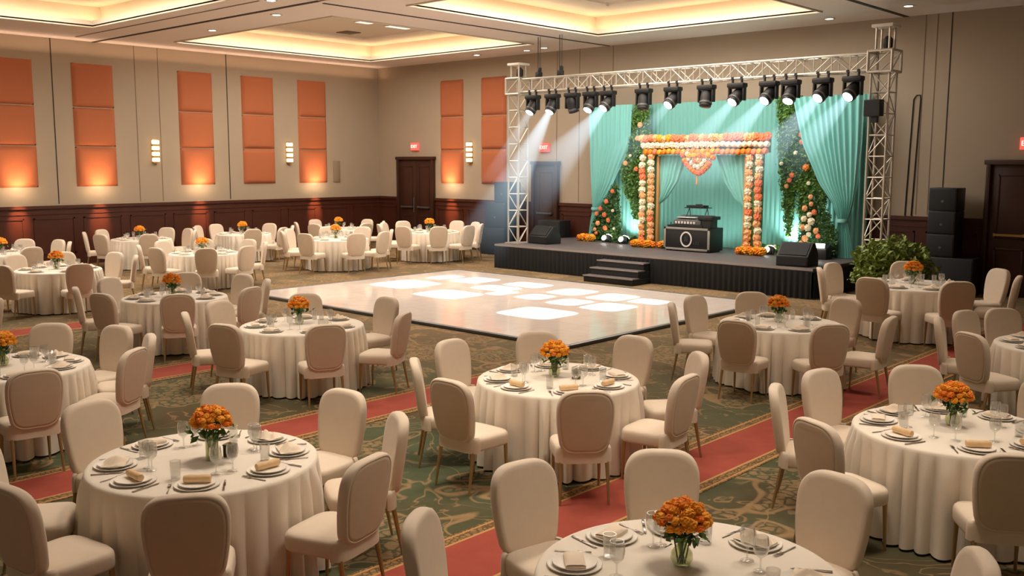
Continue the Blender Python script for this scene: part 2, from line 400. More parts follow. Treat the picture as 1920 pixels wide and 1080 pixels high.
# exit signs
def exit_sign(loc, lab):
    t = thing('exit_sign', lab, 'exit sign', loc)
    ob('sign_box', MB().box((0, -.04, 0), (.36, .08, .25)).mesh('sign_box', MEXIT, bevel=.01), t)
    cu = bpy.data.curves.new('sign_letters', 'FONT'); cu.body = 'EXIT'; cu.size = .15; cu.align_x = 'CENTER'; cu.align_y = 'CENTER'; cu.extrude = .004; cu.materials.append(MEXITL)
    tmp = bpy.data.objects.new('tmp', cu); me = bpy.data.meshes.new_from_object(tmp); bpy.data.objects.remove(tmp)
    l = ob('sign_letters', me, t, (0, -.086, 0), (PI/2, 0, 0)); l['label'] = 'pale letters reading EXIT'
exit_sign((-24.45, YW, 3.28), 'red lit exit sign above the dark corner double door')
exit_sign((-18.76, YW, 3.2), 'red exit sign above the dark door behind the stage haze')
exit_sign((-5.72, YW, 3.17), 'red exit sign above the brown door by the speaker stack')
# ceiling downlights
for x, y, lab in ((-19.73, 16.16, 'round downlight inside the corner ceiling tray'), (-17.94-.55, 12.55, 'round ceiling downlight beside the long dark track'), (-16.96, 11.4, 'round ceiling downlight at the top picture edge'), (-21.81, 12.95, 'small round ceiling downlight near the tray edge'), (-7.79, 20.45, 'round ceiling downlight above the truss tower cap'), (-9.76, 21.07, 'oval looking ceiling downlight above the middle of the truss'), (-18.87, 21.2, 'small ceiling downlight above the truss tower by the stage steps wall'), (-18.09, 21.05, 'tiny ceiling downlight beside the hoist rods'), (-20.78, 21.1, 'dim ceiling downlight above the unlit panel column')):
    z = HC+.52 if (x, y) == (-19.73, 16.16) else HC
    t = thing('downlight', lab, 'ceiling light', (x, y, z))
    ob('trim_ring', MB().lathe([(.085, 0), (.13, 0), (.13, -.02), (.085, -.014)], 20, cap=False).mesh('trim_ring', MWHITE), t)
    ob('lens', MB().lathe([(.085, -.004), (.085, -.012)], 20).mesh('lens', MDOWN), t)

for x, y, w_, lab in ((-20.85, 16.9, .5, 'short white rectangular light panel in the corner ceiling tray'), (-20.88, 18.1, .8, 'longer white rectangular light panel in the corner ceiling tray')):
    t = thing('ceiling_panel_light', lab, 'ceiling light', (x, y, HC+.52), PI/2)
    ob('panel_frame', MB().box((0, 0, -.012), (w_, .26, .024)).mesh('panel_frame', MWHITE, bevel=.004), t)
    ob('diffuser', MB().box((0, 0, -.026), (w_-.06, .2, .006)).mesh('diffuser', mat('panel_diffuser', (250, 246, 238), .5, emit=(255, 246, 232), estr=.8)), t)
o = ob('ceiling_vent', MB().box((0, 0, -.012), (.5, .5, .024)).box((0, 0, -.028), (.36, .36, .01)).mesh('ceiling_vent', mat('vent_brown', (120, 100, 80), .7), bevel=.004), None, (-22.8, 17.9, HC+.52)); tag(o, 'dark square air vent in the corner ceiling tray', 'vent')
# ------------------------------------------------------------------ red runners and the dance floor
for x0, x1, y0, y1, lab in ((-4.85, -4.28, .3, 18.2, 'long red carpet runner with gold borders crossing beside the middle tables'), (-8.63, -8.03, 1.0, 9.3, 'red carpet runner passing behind the largest whole table'), (-12.15, -11.55, 2.0, 8.2, 'short visible red carpet runner behind the half-shown table'), (-16.65, -16.08, 3.0, 9.4, 'distant red carpet runner before the wainscot tables')):
    w = .86; cx = (x0+x1)/2
    o = ob('carpet_runner', MB().box((0, 0, .003), (w, y1-y0, .006)).mesh('carpet_runner', MRUN, smooth=False), None, (cx, (y0+y1)/2, 0)); tag(o, lab, 'carpet runner')
t = thing('dance_floor', 'large glossy pale tiled portable dance floor in front of the stage', 'dance floor', (-13.35, 14.1, 0)); t['kind'] = 'thing'
fx0, fx1, fy0, fy1 = -17.6+13.35, -9.05+13.35, 11.1-14.1, 17.15-14.1
ob('tile_surface', MB().b2((fx0, fy0, .004), (fx1, fy1, .05)).mesh('tile_surface', MDANCE, smooth=False), t)
mb = MB(); e = .09
for a, b in (((fx0-e, fy0-e), (fx1+e, fy0)), ((fx0-e, fy1), (fx1+e, fy1+e)), ((fx0-e, fy0), (fx0, fy1)), ((fx1, fy0), (fx1+e, fy1))):
    mb.b2((*a, .0), (*b, .056))
ob('edge_trim', mb.mesh('edge_trim', mat('edge_grey', (92, 92, 90), .4, .4), bevel=.015), t)['label'] = 'dark grey metal edge trim'

# ------------------------------------------------------------------ stage
SZ = .63; SX0, SX1, SY0, SY1 = -17.6, -8.72, 18.55, 21.86
st = thing('stage', 'low black stage platform with pleated skirt and grey deck', 'stage', (0, 0, 0))
ob('deck', MB().b2((SX0, SY0, SZ-.09), (SX1, SY1, SZ)).mesh('deck', MDECK, bevel=.008), st)
ob('deck_edge', MB().b2((SX0-.012, SY0-.014, SZ-.05), (SX1+.012, SY0, SZ-.004)).mesh('deck_edge', MEDGE, smooth=False), st)['label'] = 'pale strip along the deck front edge'
def skirt(p0, p1, nrm, n):
    L = math.dist(p0, p1)
    def f(u, v):
        d = .018*math.sin(u*n*2*PI+.7*math.sin(u*37))*(.35+.65*(1-v))+.03
        return (p0[0]+(p1[0]-p0[0])*u+nrm[0]*d, p0[1]+(p1[1]-p0[1])*u+nrm[1]*d, .01+v*(SZ-.08))
    return MB().grid(f, int(n*8), 4).mesh('skirt', MDK, ang=80)
ob('skirt', skirt((SX0, SY0), (SX1, SY0), (0, -1), 70), st); ob('skirt', skirt((SX1, SY0), (SX1, SY1), (1, 0), 26), st); ob('skirt', skirt((SX0, SY0), (SX0, SY1), (-1, 0), 26), st)
sp_ = thing('stage_steps', 'three black portable steps leading up to the stage front', 'steps', (-13.32, 18.45, 0))
for k, (z, y) in enumerate(((.16, -.66), (.32, -.42), (.48, -.18))):
    s = ob('step', MB().b2((-.7+.02*k, y, 0), (.7-.02*k, .04, z-.03)).mesh('step', MBLACK, bevel=.006), sp_)
    ob('tread', MB().b2((-.71+.02*k, y-.02, z-.03), (.71-.02*k, y+.26, z)).mesh('tread', MDECK, bevel=.005), s)['label'] = 'grey tread with pale nosing'
    ob('nosing', MB().b2((-.71+.02*k, y-.026, z-.026), (.71-.02*k, y-.015, z+.002)).mesh('nosing', MEDGE, smooth=False), s)
# wedge monitors
def wedge(loc, rz, w, sc, lab):
    t = thing('stage_monitor', lab, 'monitor speaker', loc, rz); t.scale = (sc,)*3
    prof = [(-.27, 0), (-.27, .2), (-.02, .46), (.1, .46), (.27, .2), (.27, 0)]
    mb = MB(); mb.loops([[(s*w/2, y, z) for y, z in prof] for s in (-1, 1)])
    ob('cabinet', mb.mesh('cabinet', MBLACK, bevel=.015), t)
    d = Vector((0, .25, .26)).normalized(); n = Vector((0, -.26, .25)).normalized()
    c = Vector((0, -.145, .33))+n*.006; mb = MB(); hw, hl = w/2-.04, .15
    mb.loops([[tuple(c+Vector((a*hw, 0, 0))+d*b*hl+n*o_) for a, b in ((-1, -1), (1, -1), (1, 1), (-1, 1))] for o_ in (0, .012)])
    ob('grille', mb.mesh('grille', MGRILLE, smooth=False), t)
    ob('front_panel', MB().b2((-w/2+.03, -.278, .03), (w/2-.03, -.268, .18)).mesh('front_panel', MGRILLE, smooth=False), t)
wedge((-16.74, 19.55, SZ), -.1, .7, 1, 'black wedge monitor speaker beside the truss tower at the hazy stage end')
wedge((-9.27, 18.98, SZ), .05, .66, 1.05, 'black wedge monitor speaker at the stage corner by the shrub')
# backdrop and drapes
def cloth(name, fn, nu, nv, M): return MB().grid(fn, nu, nv).mesh(name, M, ang=85)
BX0, BX1, BY = -16.86, -8.98, 21.78
def bf(u, v):
    n = 62; d = .035*abs(math.sin(u*n*PI+.5*math.sin(u*19)))
    return (BX0+(BX1-BX0)*u, BY-d, SZ+.005+v*3.68)
bd = ob('backdrop_curtain', cloth('backdrop_curtain', bf, 496, 6, MTEALB)); tag(bd, 'wide pleated teal backdrop curtain hanging across the stage rear', 'curtain')
def drape(name, lab, L, Rr, Y, nf, amp, M=MTEAL, piv=None, tieband=True, parent=None):
    """L and Rr: lists of (z, x) for the two side edges from top to bottom"""
    def ed(tab, z):
        for (z1, x1), (z0, x0) in zip(tab, tab[1:]):
            if z <= z1 and z >= z0:
                f = (z1-z)/(z1-z0); f2 = f*f*(3-2*f) if False else f
                return x1+(x0-x1)*f2
        return tab[-1][1] if z < tab[-1][0] else tab[0][1]
    zt, zb = L[0][0], L[-1][0]; wmax = max(abs(Rr[i][1]-L[i][1]) for i in range(len(L)))
    def f(u, v):
        z = zt+(zb-zt)*v; a, b = ed(L, z), ed(Rr, z); w = abs(b-a)
        am = amp*(.45+.55*w/wmax)
        d = am*math.sin(u*nf*2*PI+.8*math.sin(u*11+v*2))+.05*math.sin(u*PI)
        return (a+(b-a)*u, Y-.06-d, z)
    o = ob(name, cloth(name, f, nf*8, 40, M), parent)
    if not parent: tag(o, lab, 'curtain')
    return o
def tieb(name, x, y, z, r, parent):
    o = ob(name, MB().lathe([(r, -.04), (r*1.12, 0), (r, .04)], 16, cap=False).mesh(name, MTEAL), parent, (x, y, z)); return o
def smooth_tab(pts, n=10):
    out = []
    for (z1, x1), (z0, x0) in zip(pts, pts[1:]):
        for k in range(n):
            f = k/n; out.append((z1+(z0-z1)*f, x1+(x0-x1)*f))
    out.append(pts[-1]); return out
dl = drape('side_drape', 'teal side drape tied back at the hazy end of the stage', [(4.30, -16.78), (3.2, -16.72), (2.2, -16.66), (1.50, -16.60), (1.1, -16.68), (.64, -16.74)], [(4.30, -15.35), (3.2, -15.38), (2.2, -15.92), (1.50, -16.42), (1.1, -16.36), (.64, -16.28)], 21.5, 9, .035)
tieb('tie_band', -16.51, 21.42, 1.5, .10, dl)
dr = drape('side_drape', 'teal side drape tied back beside the truss tower by the shrub', [(4.27, -10.6), (3.2, -10.3), (2.3, -9.86), (1.9, -9.55), (1.48, -9.36), (1.1, -9.42), (.64, -9.5)], [(4.27, -8.92), (3.2, -8.92), (2.3, -8.97), (1.9, -9.03), (1.48, -9.15), (1.1, -9.05), (.64, -8.95)], 21.2, 11, .045)
tieb('tie_band', -9.255, 21.10, 1.48, .115, dr)

# ------------------------------------------------------------------ flowers and leaves
def blossom_mesh(name, M, seed=1, r=1.04, flat=.78):
    rnd = random.Random(seed); bm = bmesh.new(); bmesh.ops.create_icosphere(bm, subdivisions=3, radius=1)
    for v in bm.verts:
        a = math.atan2(v.co.y, v.co.x); p = math.acos(max(-1, min(1, v.co.z)))
        k = 1+.15*math.sin(a*7+p*9)*math.sin(p)+.10*math.sin(p*15+a*3)+rnd.uniform(-.15, .13)
        v.co *= r*k; v.co.z *= flat
    me = bpy.data.meshes.new(name); bm.to_mesh(me); bm.free(); me.materials.append(M)
    return me
BL = {k: blossom_mesh('blossom_'+k, M, i) for i, (k, M) in enumerate((('orange', MOR), ('deep', MOR2), ('coral', MCORAL), ('peach', MPEACH), ('cream', MCREAM)))}
def add_blossoms_mesh(name, items, mats):
    """one mesh of many blossoms, items: (pos, r, material index)"""
    mb = MB(); bm = bmesh.new(); bmesh.ops.create_icosphere(bm, subdivisions=2, radius=1); vs = [v.co.copy() for v in bm.verts]; fs = [tuple(v.index for v in f.verts) for f in bm.faces]; bm.free()
    for p, r, k in items:
        mb.cur = k; mb.add([Vector(p)+v*r*(1+.12*math.sin(5*math.atan2(v.y, v.x)+7*v.z)) for v in vs], fs)
    return mb.mesh(name, mats)
def leaves(name, pts, size, M, seed=3, droop=0):
    rnd = random.Random(seed); mb = MB()
    for p in pts:
        s = size*rnd.uniform(.6, 1.3); a = rnd.uniform(0, 2*PI); t = rnd.uniform(-1.1, 1.1)
        R = Matrix.Translation(p) @ Matrix.Rotation(a, 4, 'Z') @ Matrix.Rotation(t-droop, 4, 'X') @ Matrix.Rotation(rnd.uniform(-.8, .8), 4, 'Y')
        mb.add([(0, -s*.5, 0), (s*.3, 0, s*.08), (0, s*.6, -.05*s), (-s*.3, 0, s*.08)], [(0, 1, 2), (0, 2, 3)], R)
    return mb.mesh(name, M, smooth=False)

# ---- greenery on the backdrop
rg = random.Random(11)
def interp(tab, z):
    for (z1, a1, b1), (z0, a0, b0) in zip(tab, tab[1:]):
        if z0 <= z <= z1:
            f = (z1-z)/(z1-z0); return a1+(a0-a1)*f, b1+(b0-b1)*f
    return tab[-1][1:]
def panel_pts(tab, n, Y, dep):
    out = []; zt, zb = tab[0][0], tab[-1][0]; W = sum(abs(b-a) for _, a, b in tab)/len(tab)
    while len(out) < n:
        z = rg.uniform(zb, zt); a, b = interp(tab, z)
        if rg.random() > abs(b-a)/(W*2): continue
        x = rg.uniform(a, b)+rg.gauss(0, .03); out.append((x, Y-rg.uniform(0, dep), z))
    return out
def flower_parts(t, spots, name='flower'):
    for (x, y, z, r, c) in spots:
        o = ob(name, BL[c], t, (x, y, z), (PI/2+rg.uniform(-.3, .3), rg.uniform(-.3, .3), 0)); o.scale = (r,)*3
def greenery(name, lab, tabs, n, Y, M, size, flowers):
    t = thing(name, lab, 'greenery', (0, 0, 0)); pts = []
    for tab, fr in tabs: pts += panel_pts(tab, int(n*fr), Y, .16)
    ob('foliage', leaves('foliage', pts, size, M, len(lab)), t)
    flower_parts(t, [(x, Y-.2, z, r*.86, c) for x, z, r, c in flowers])
greenery('hanging_greenery', 'tall strip of hanging leaves beside the tied drape at the hazy stage end', [([(4.32, -15.25, -14.85), (3.7, -15.3, -14.78), (3.0, -15.45, -14.8), (2.6, -15.62, -14.75), (2.1, -15.58, -14.8), (1.7, -15.35, -14.85), (1.25, -15.2, -15.0)], 1)], 5600, 21.55, MLEAF, .085,
         [(-15.0, 3.75, .075, 'peach'), (-15.08, 3.4, .07, 'peach'), (-15.45, 2.75, .07, 'peach'), (-15.1, 2.6, .065, 'coral'), (-15.3, 2.95, .04, 'cream')])
greenery('flower_hedge', 'low leafy hedge with coral blossoms behind the tied drape at the hazy end', [([(2.2, -15.75, -15.65), (1.7, -16.05, -15.6), (1.2, -16.4, -15.55), (.65, -16.45, -15.5)], 1)], 3400, 21.35, MLEAF2, .075,
         [(-15.72, 2.0, .06, 'coral'), (-15.92, 1.72, .065, 'coral'), (-16.12, 1.52, .065, 'coral'), (-15.98, 1.36, .07, 'coral'), (-16.25, 1.38, .06, 'coral'), (-15.85, 1.22, .06, 'coral'), (-16.2, 1.12, .07, 'peach'), (-15.95, 1.0, .07, 'coral'), (-16.3, .95, .05, 'peach'), (-15.7, 1.48, .045, 'cream'), (-16.25, .85, .05, 'coral'), (-15.65, 1.0, .04, 'cream')])
greenery('hanging_greenery', 'broad hanging panel of leaves with orange blossoms beside the shrub side drape', [([(4.3, -11.15, -10.45), (3.7, -11.05, -10.3), (3.1, -11.05, -10.12), (2.5, -10.98, -9.85), (2.1, -10.9, -9.95)], .68), ([(2.3, -10.9, -10.55), (1.7, -10.85, -10.62), (1.0, -10.72, -10.66)], .14), ([(2.3, -10.5, -10.15), (1.8, -10.48, -10.25), (1.25, -10.42, -10.35)], .11), ([(2.3, -10.0, -9.8), (1.8, -9.98, -9.85)], .07)], 9000, 21.5, MLEAF, .085,
         [(-10.42, 3.42, .07, 'coral'), (-10.3, 3.42, .065, 'coral'), (-10.4, 3.25, .065, 'coral'), (-10.28, 2.66, .085, 'deep'), (-10.62, 2.48, .065, 'coral'), (-10.68, 2.36, .06, 'coral'), (-10.75, 2.22, .055, 'peach'), (-10.35, 3.62, .05, 'peach'), (-10.55, 3.0, .055, 'cream'), (-10.2, 2.3, .05, 'cream'), (-10.9, 2.75, .05, 'cream')])
greenery('flower_hedge', 'leafy hedge with cream and peach flowers in front of the shrub side drape', [([(2.15, -9.95, -9.85), (1.7, -10.1, -9.6), (1.25, -10.2, -9.35), (.65, -10.2, -9.35)], 1)], 4200, 21.05, MLEAF2, .075,
         [(-9.92, 2.0, .06, 'peach'), (-9.9, 1.84, .055, 'peach'), (-10.05, 1.74, .07, 'peach'), (-9.82, 1.66, .065, 'coral'), (-9.93, 1.6, .065, 'cream'), (-10.06, 1.5, .075, 'cream'), (-9.88, 1.45, .09, 'cream'), (-10.08, 1.3, .075, 'peach'), (-9.96, 1.3, .085, 'cream'), (-9.76, 1.24, .07, 'peach'), (-9.93, 1.15, .06, 'cream'), (-10.02, 1.05, .08, 'peach'), (-9.7, 1.12, .06, 'coral'), (-10.12, .95, .05, 'peach')])
greenery('ground_greenery', 'low leafy edging on the deck below the lit backdrop by the arch', [([(.86, -11.4, -10.15), (.66, -11.45, -10.1)], 1)], 900, 20.95, MLEAF, .07, [(-11.3, .86, .04, 'cream'), (-10.7, .84, .04, 'cream')])
greenery('ground_greenery', 'low leafy edging on the deck below the lit backdrop at the hazy end', [([(.84, -15.6, -14.6), (.66, -15.7, -14.5)], 1)], 700, 21.1, MLEAF2, .07, [])

# ---- flower arch
AY = 20.62
arch = thing('flower_arch', 'wedding flower arch of orange and cream blossoms standing mid-stage', 'flower arch', (-12.65, AY, SZ))
def A(x, z, y=0): return (x+12.65, y, z-SZ)
PL, PR = (-14.40, -13.92), (-11.40, -10.96); BT, BB = 3.38, 2.93
for p in (PL, PR):
    ob('post', MB().b2(A(p[0]+.05, SZ, -.09), A(p[1]-.05, BT-.1, .09)).mesh('post', MLEAF2, bevel=.02), arch)['label'] = 'leaf green post under the blossoms'
ob('beam', MB().b2(A(PL[0]+.04, BB+.07, -.07), A(-10.86, BT-.06, .09)).mesh('beam', MLEAF2, bevel=.02), arch)
for x in (PL[1]+.03, PR[0]-.03):
    ob('inner_frame', MB().b2(A(x-.035, SZ, -.05), A(x+.035, BB, .06)).mesh('inner_frame', MGOLD, bevel=.008), arch)['label'] = 'gold wooden inner post'
spots = []
nb = 27
for i in range(nb):
    x = PL[0]+(-10.78-PL[0])*(i+.5)/nb
    spots.append((x, BT-.02+rg.uniform(-.02, .02), .086, rg.choice(['orange', 'coral', 'peach', 'peach', 'coral'])))
for i in range(nb-2):
    x = PL[0]+.06+(-10.86-PL[0])*(i+.5)/(nb-2)
    spots.append((x, 3.2+rg.uniform(-.015, .015), .08, 'cream'))
for i in range(nb-2):
    x = PL[0]+.14+(-10.84-PL[0]-.14)*(i+.5)/(nb-2)
    if -11.02 > x or True: spots.append((x, 3.03+rg.uniform(-.015, .015), .082, rg.choice(['deep', 'coral', 'orange', 'deep'])))
post = []
for p in (PL, PR):
    for c, x in enumerate((p[0]+.11, p[0]+.36)):
        for i in range(14):
            post.append((x+rg.uniform(-.02, .02), .84+i*.156+.05*c+rg.uniform(-.015, .015), .086, rg.choice(['cream', 'peach', 'cream', 'coral', 'peach'])))
allf = post+spots
for (x, z, r, c) in allf[:98]:
    o = ob('flower', BL[c], arch, A(x, z, -.12), (PI/2, rg.uniform(0, 3), 0)); o.scale = (r,)*3
cm = ['orange', 'deep', 'coral', 'peach', 'cream']
o = ob('flower_row', add_blossoms_mesh('flower_row', [(A(x, z, -.12), r, cm.index(c)) for x, z, r, c in allf[98:]], [MOR, MOR2, MCORAL, MPEACH, MCREAM]), arch); o['kind'] = 'stuff'
# heart garland
hg = thing('heart_garland', 'heart-shaped orange and cream garland hanging under the arch beam', 'garland', (-12.67, AY-.16, 2.92))
def heart(k):
    return [(-.42*k, .05), (-.36*k, -.1*k), (-.22*k, -.25*k), (-.08*k, -.36*k), (.06*k, -.40*k), (.2*k, -.3*k), (.32*k, -.17*k), (.42*k, -.03*k), (-.30*k, -.18*k), (-.15*k, -.31*k), (.14*k, -.36*k), (.27*k, -.24*k), (0, -.39*k)]
for i, (x, z) in enumerate(heart(1.0)): o = ob('flower', BL['deep' if i % 2 else 'coral'], hg, (x, 0, z), (PI/2, 0, 0)); o.scale = (.068,)*3
for i, (x, z) in enumerate(heart(.66)[:8]): o = ob('flower', BL['cream'], hg, (x, -.01, z+.01), (PI/2, 0, 0)); o.scale = (.06,)*3
for x, z, c in ((-.22, .02, 'orange'), (-.08, .02, 'orange'), (.06, .03, 'deep'), (.2, .02, 'coral'), (-.05, -.1, 'coral'), (.05, -.1, 'peach'), (.3, .03, 'orange')): o = ob('flower', BL[c], hg, (x, -.02, z), (PI/2, 0, 0)); o.scale = (.068,)*3
ob('tassel', MB().lathe([(.012, 0), (.02, -.08), (.03, -.2), (.02, -.22)], 10).mesh('tassel', MPEACH), hg, (0, 0, -.46))
# curtains inside the arch
dA = drape('arch_curtain', 'small teal curtain gathered to the arch post at the hazy side', [(2.95, -13.86), (2.3, -13.88), (1.9, -13.9), (1.74, -13.92)], [(2.95, -13.08), (2.5, -13.18), (2.1, -13.45), (1.84, -13.72), (1.70, -13.82)][:0] or [(2.95, -13.08), (2.3, -13.3), (1.9, -13.62), (1.74, -13.84)], 20.72, 6, .025)
dB = drape('arch_curtain', 'small teal curtain gathered to the arch post at the shrub side', [(2.95, -12.28), (2.3, -12.02), (1.9, -11.72), (1.74, -11.52)], [(2.95, -11.5), (2.3, -11.47), (1.9, -11.45), (1.74, -11.43)], 20.72, 6, .025)
# marigold rows on the deck
def mrow(loc, n, w, lab):
    t = thing('marigold_row', lab, 'marigold flowers', loc)
    for i in range(n):
        o = ob('blossom', BL['orange' if i % 3 else 'deep'], t, (-w/2+w*(i+.5)/n, rg.uniform(-.04, .04), .085+.03*(i % 2)), (.4, 0, rg.uniform(0, 3))); o.scale = (.095, .095, .11)
    ob('foliage', leaves('foliage', [(rg.uniform(-w/2, w/2), rg.uniform(-.08, .1), rg.uniform(.01, .08)) for _ in range(60)], .07, MLEAF2, n), t)
mrow((-16.45, 20.95, SZ), 6, .55, 'row of orange marigolds on the deck in front of the tied hazy-end drape')
mrow((-14.15, 20.35, SZ), 7, .62, 'row of orange marigolds at the foot of the arch post nearer the steps wall')
mrow((-13.62, 20.45, SZ), 2, .2, 'two orange marigolds beside the black flight case')
mrow((-11.1, 20.35, SZ), 8, .72, 'row of orange marigolds at the foot of the arch post nearer the shrub')

# ---- stage uplights
def uplight(loc, lab, aim):
    t = thing('stage_uplight', lab, 'uplight', loc)
    ob('housing', MB().lathe([(.05, 0), (.10, .03), (.11, .16), (.105, .17)], 16).mesh('housing', MBLACK), t, (0, 0, .02), (-.75, 0, 0))
    ob('lens', MB().lathe([(.10, 0), (.10, .01)], 16).mesh('lens', MUPL), t, (0, .125, .15), (-.75, 0, 0))
    ob('front_glow', MB().lathe([(.02, 0), (.07, .0), (.07, .012)], 16).mesh('front_glow', MUPL), t, (0, -.10, .13), (PI/2-.45, 0, 0))
    ob('yoke', MB().box((-.12, 0, .08), (.012, .05, .16)).box((.12, 0, .08), (.012, .05, .16)).box((0, 0, .006), (.25, .06, .012)).mesh('yoke', MBLACK), t)
for x, y, lab in ((-15.75, 20.95, 'glowing uplight on the deck in front of the coral flower hedge'), (-15.12, 20.85, 'glowing uplight on the deck near the arch post in the haze'), (-10.84, 20.72, 'glowing uplight on the deck beside the arch marigolds by the wedge'), (-9.86, 20.7, 'glowing small uplight beside the black lamp box at the hedge')):
    uplight((x, y, SZ), lab, None)
t = thing('lamp_box', 'black floor lamp box with a bright white top by the tied drape', 'floor lamp', (-9.53, 20.62, SZ))
mb = MB(); mb.loops([[(-.22, -.16, 0), (.22, -.16, 0), (.22, .16, 0), (-.22, .16, 0)], [(-.2, -.14, .24), (.2, -.14, .24), (.2, .14, .34), (-.2, .14, .34)]])
ob('housing', mb.mesh('housing', MBLACK, bevel=.015), t)
ob('lens', MB().box((0, 0, 0), (.3, .012, .1)).mesh('lens', MUPL, bevel=.01), t, (.02, -.15, .31), (-.3, 0, 0))
ob('bracket', MB().box((-.17, -.15, .29), (.02, .03, .14)).box((.21, -.15, .29), (.02, .03, .14)).mesh('bracket', MBLACK), t)

# ---- DJ flight case and gear
dj = thing('flight_case', 'black flight case with aluminium edges and round white emblem on stage', 'flight case', (-12.7, 20.1, SZ))
W, D, Hh = 1.28, .62, .58
ob('body', MB().b2((-W/2, 0, .03), (W/2, D, Hh)).mesh('body', MBLACK, bevel=.008), dj)
e = .05
for a, b in (((-W/2, .03), (-W/2+e, Hh)), ((W/2-e, .03), (W/2, Hh)), ((-W/2, .03), (W/2, .03+e)), ((-W/2, Hh-e), (W/2, Hh))):
    ob('edge_strip', MB().b2((a[0]-.004, -.012, a[1]), (b[0]+.004, .012, b[1])).mesh('edge_strip', MALUB, bevel=.003), dj)['label'] = 'aluminium edge strip'
em = MB(); N_ = 40; pr = []
for k in range(N_):
    a = 2*PI*k/N_; pr.append([(.145*math.cos(a)+dr_*math.cos(a), -.012+dy, .30+.17*math.sin(a)+dr_*math.sin(a)) for dr_, dy in ((-.018, 0), (.018, 0), (.018, -.008), (-.018, -.008))])
em.loops(pr+[pr[0]], capa=False, capb=False)
ob('emblem_ring', em.mesh('emblem_ring', MWHITE), dj)['label'] = 'round white ring emblem'
mb = MB()
for i in range(-2, 3): mb.box((i*.025, -.014, .30), (.01, .01, .11)); mb.box((0, -.014, .30+i*.025), (.11, .01, .01))
ob('emblem_centre', mb.mesh('emblem_centre', MGREY, smooth=False), dj)
mb = MB()
for i, hgt in enumerate((.05, .08, .09)): mb.box((.22+i*.06, -.013, .2+hgt/4), (.012, .008, hgt))
ob('emblem_bars', mb.mesh('emblem_bars', MGREY, smooth=False), dj)
for x in (-.55, .55): ob('foot', MB().b2((x-.05, .05, 0), (x+.05, .55, .035)).mesh('foot', MBLACK), dj)
TZ = SZ+Hh
mx = thing('dj_mixer', 'grey dj mixer console with white faders on the flight case', 'dj mixer', (-12.72, 20.12, TZ))
ob('case', MB().b2((-.42, .02, 0), (.42, .5, .07)).mesh('case', MBLACK, bevel=.01), mx)
mb = MB(); mb.loops([[(s*.38, .02, .07), (s*.38, .02, .17), (s*.38, .44, .29), (s*.38, .44, .07)] for s in (-1, 1)])
ob('console', mb.mesh('console', MGREY, bevel=.012), mx)
for i in range(7): ob('fader', MB().box((-.3+i*.085, .008, .115), (.05, .02, .055)).mesh('fader', MKNOB, bevel=.004), mx)
ob('top_strip', MB().box((-.08, .2, .235), (.5, .2, .02)).mesh('top_strip', MKNOB, bevel=.004), mx, None, (.0, 0, 0))
tt = thing('turntable', 'black turntable beside the mixer on the flight case', 'turntable', (-12.22, 20.3, TZ+.0))
ob('plinth', MB().b2((-.12, -.14, 0), (.15, .16, .2)).mesh('plinth', MBLACK, bevel=.01), tt)
ob('deck_plate', MB().b2((-.2, -.18, .2), (.2, .22, .28)).mesh('deck_plate', MBLACK, bevel=.012), tt)
ob('platter', MB().lathe([(.15, 0), (.15, .02), (.02, .026)], 24).mesh('platter', MGREY), tt, (0, .02, .28))
ls = thing('laptop_stand', 'raised laptop stand holding a black device above the mixer', 'stand', (-12.62, 20.42, TZ))
for x in (-.26, .26):
    ob('leg', MB().bar((x, -.1, .2), (x*.96, .06, .46), .01).bar((x, .2, .0), (x*.96, .06, .46), .01).mesh('leg', MBLACK), ls)
ob('shelf', MB().box((0, .05, .47), (.6, .3, .018)).mesh('shelf', MBLACK), ls)
o = ob('dj_controller', MB().b2((-.28, -.1, 0), (.2, .14, .05)).b2((-.05, -.06, .05), (.08, .06, .075)).mesh('dj_controller', MBLACK, bevel=.006), None, (-12.6, 20.45, TZ+.48)); tag(o, 'flat black controller lying on top of the laptop stand', 'controller')
o = ob('small_player', MB().b2((-.12, -.1, 0), (.12, .1, .045)).bar((-.08, 0, .045), (-.08, 0, .1), .012).mesh('small_player', MBLACK, bevel=.006), None, (-13.2, 20.3, TZ)); tag(o, 'small flat player at the end of the flight case top', 'player')

# ------------------------------------------------------------------ truss
tr = thing('lighting_truss', 'silver box truss goalpost spanning the stage front', 'truss', (0, 0, 0))
def tower(x, y, z0, z1, h=.18):
    p = bpy.data.objects.new('tower', None); COL.objects.link(p); p.parent = tr
    cs = [(x+a*h, y+b*h) for a, b in ((-1, -1), (1, -1), (1, 1), (-1, 1))]
    for c in cs: ob('chord', MB().bar((*c, z0), (*c, z1), .024, 8).mesh('chord', MALU), p)
    mb = MB(); n = max(2, round((z1-z0)/.42)); dz = (z1-z0)/n
    for i in range(n+1):
        for k in range(4): mb.bar((*cs[k], z0+i*dz), (*cs[(k+1) % 4], z0+i*dz), .013, 6)
    for i in range(n):
        for k in range(4):
            a, b = (cs[k], cs[(k+1) % 4]) if (i+k) % 2 else (cs[(k+1) % 4], cs[k])
            mb.bar((*a, z0+i*dz), (*b, z0+(i+1)*dz), .012, 6)
    ob('lattice', mb.mesh('lattice', MALU), p)
    ob('base_plate', MB().box((x, y, z0+.008), (.5, .5, .016)).mesh('base_plate', MALU), p)
TLX, TRX, TY = -17.38, -7.72, 19.2
tower(TLX, TY, SZ, 4.55); tower(TRX, TY, 0, 4.55)
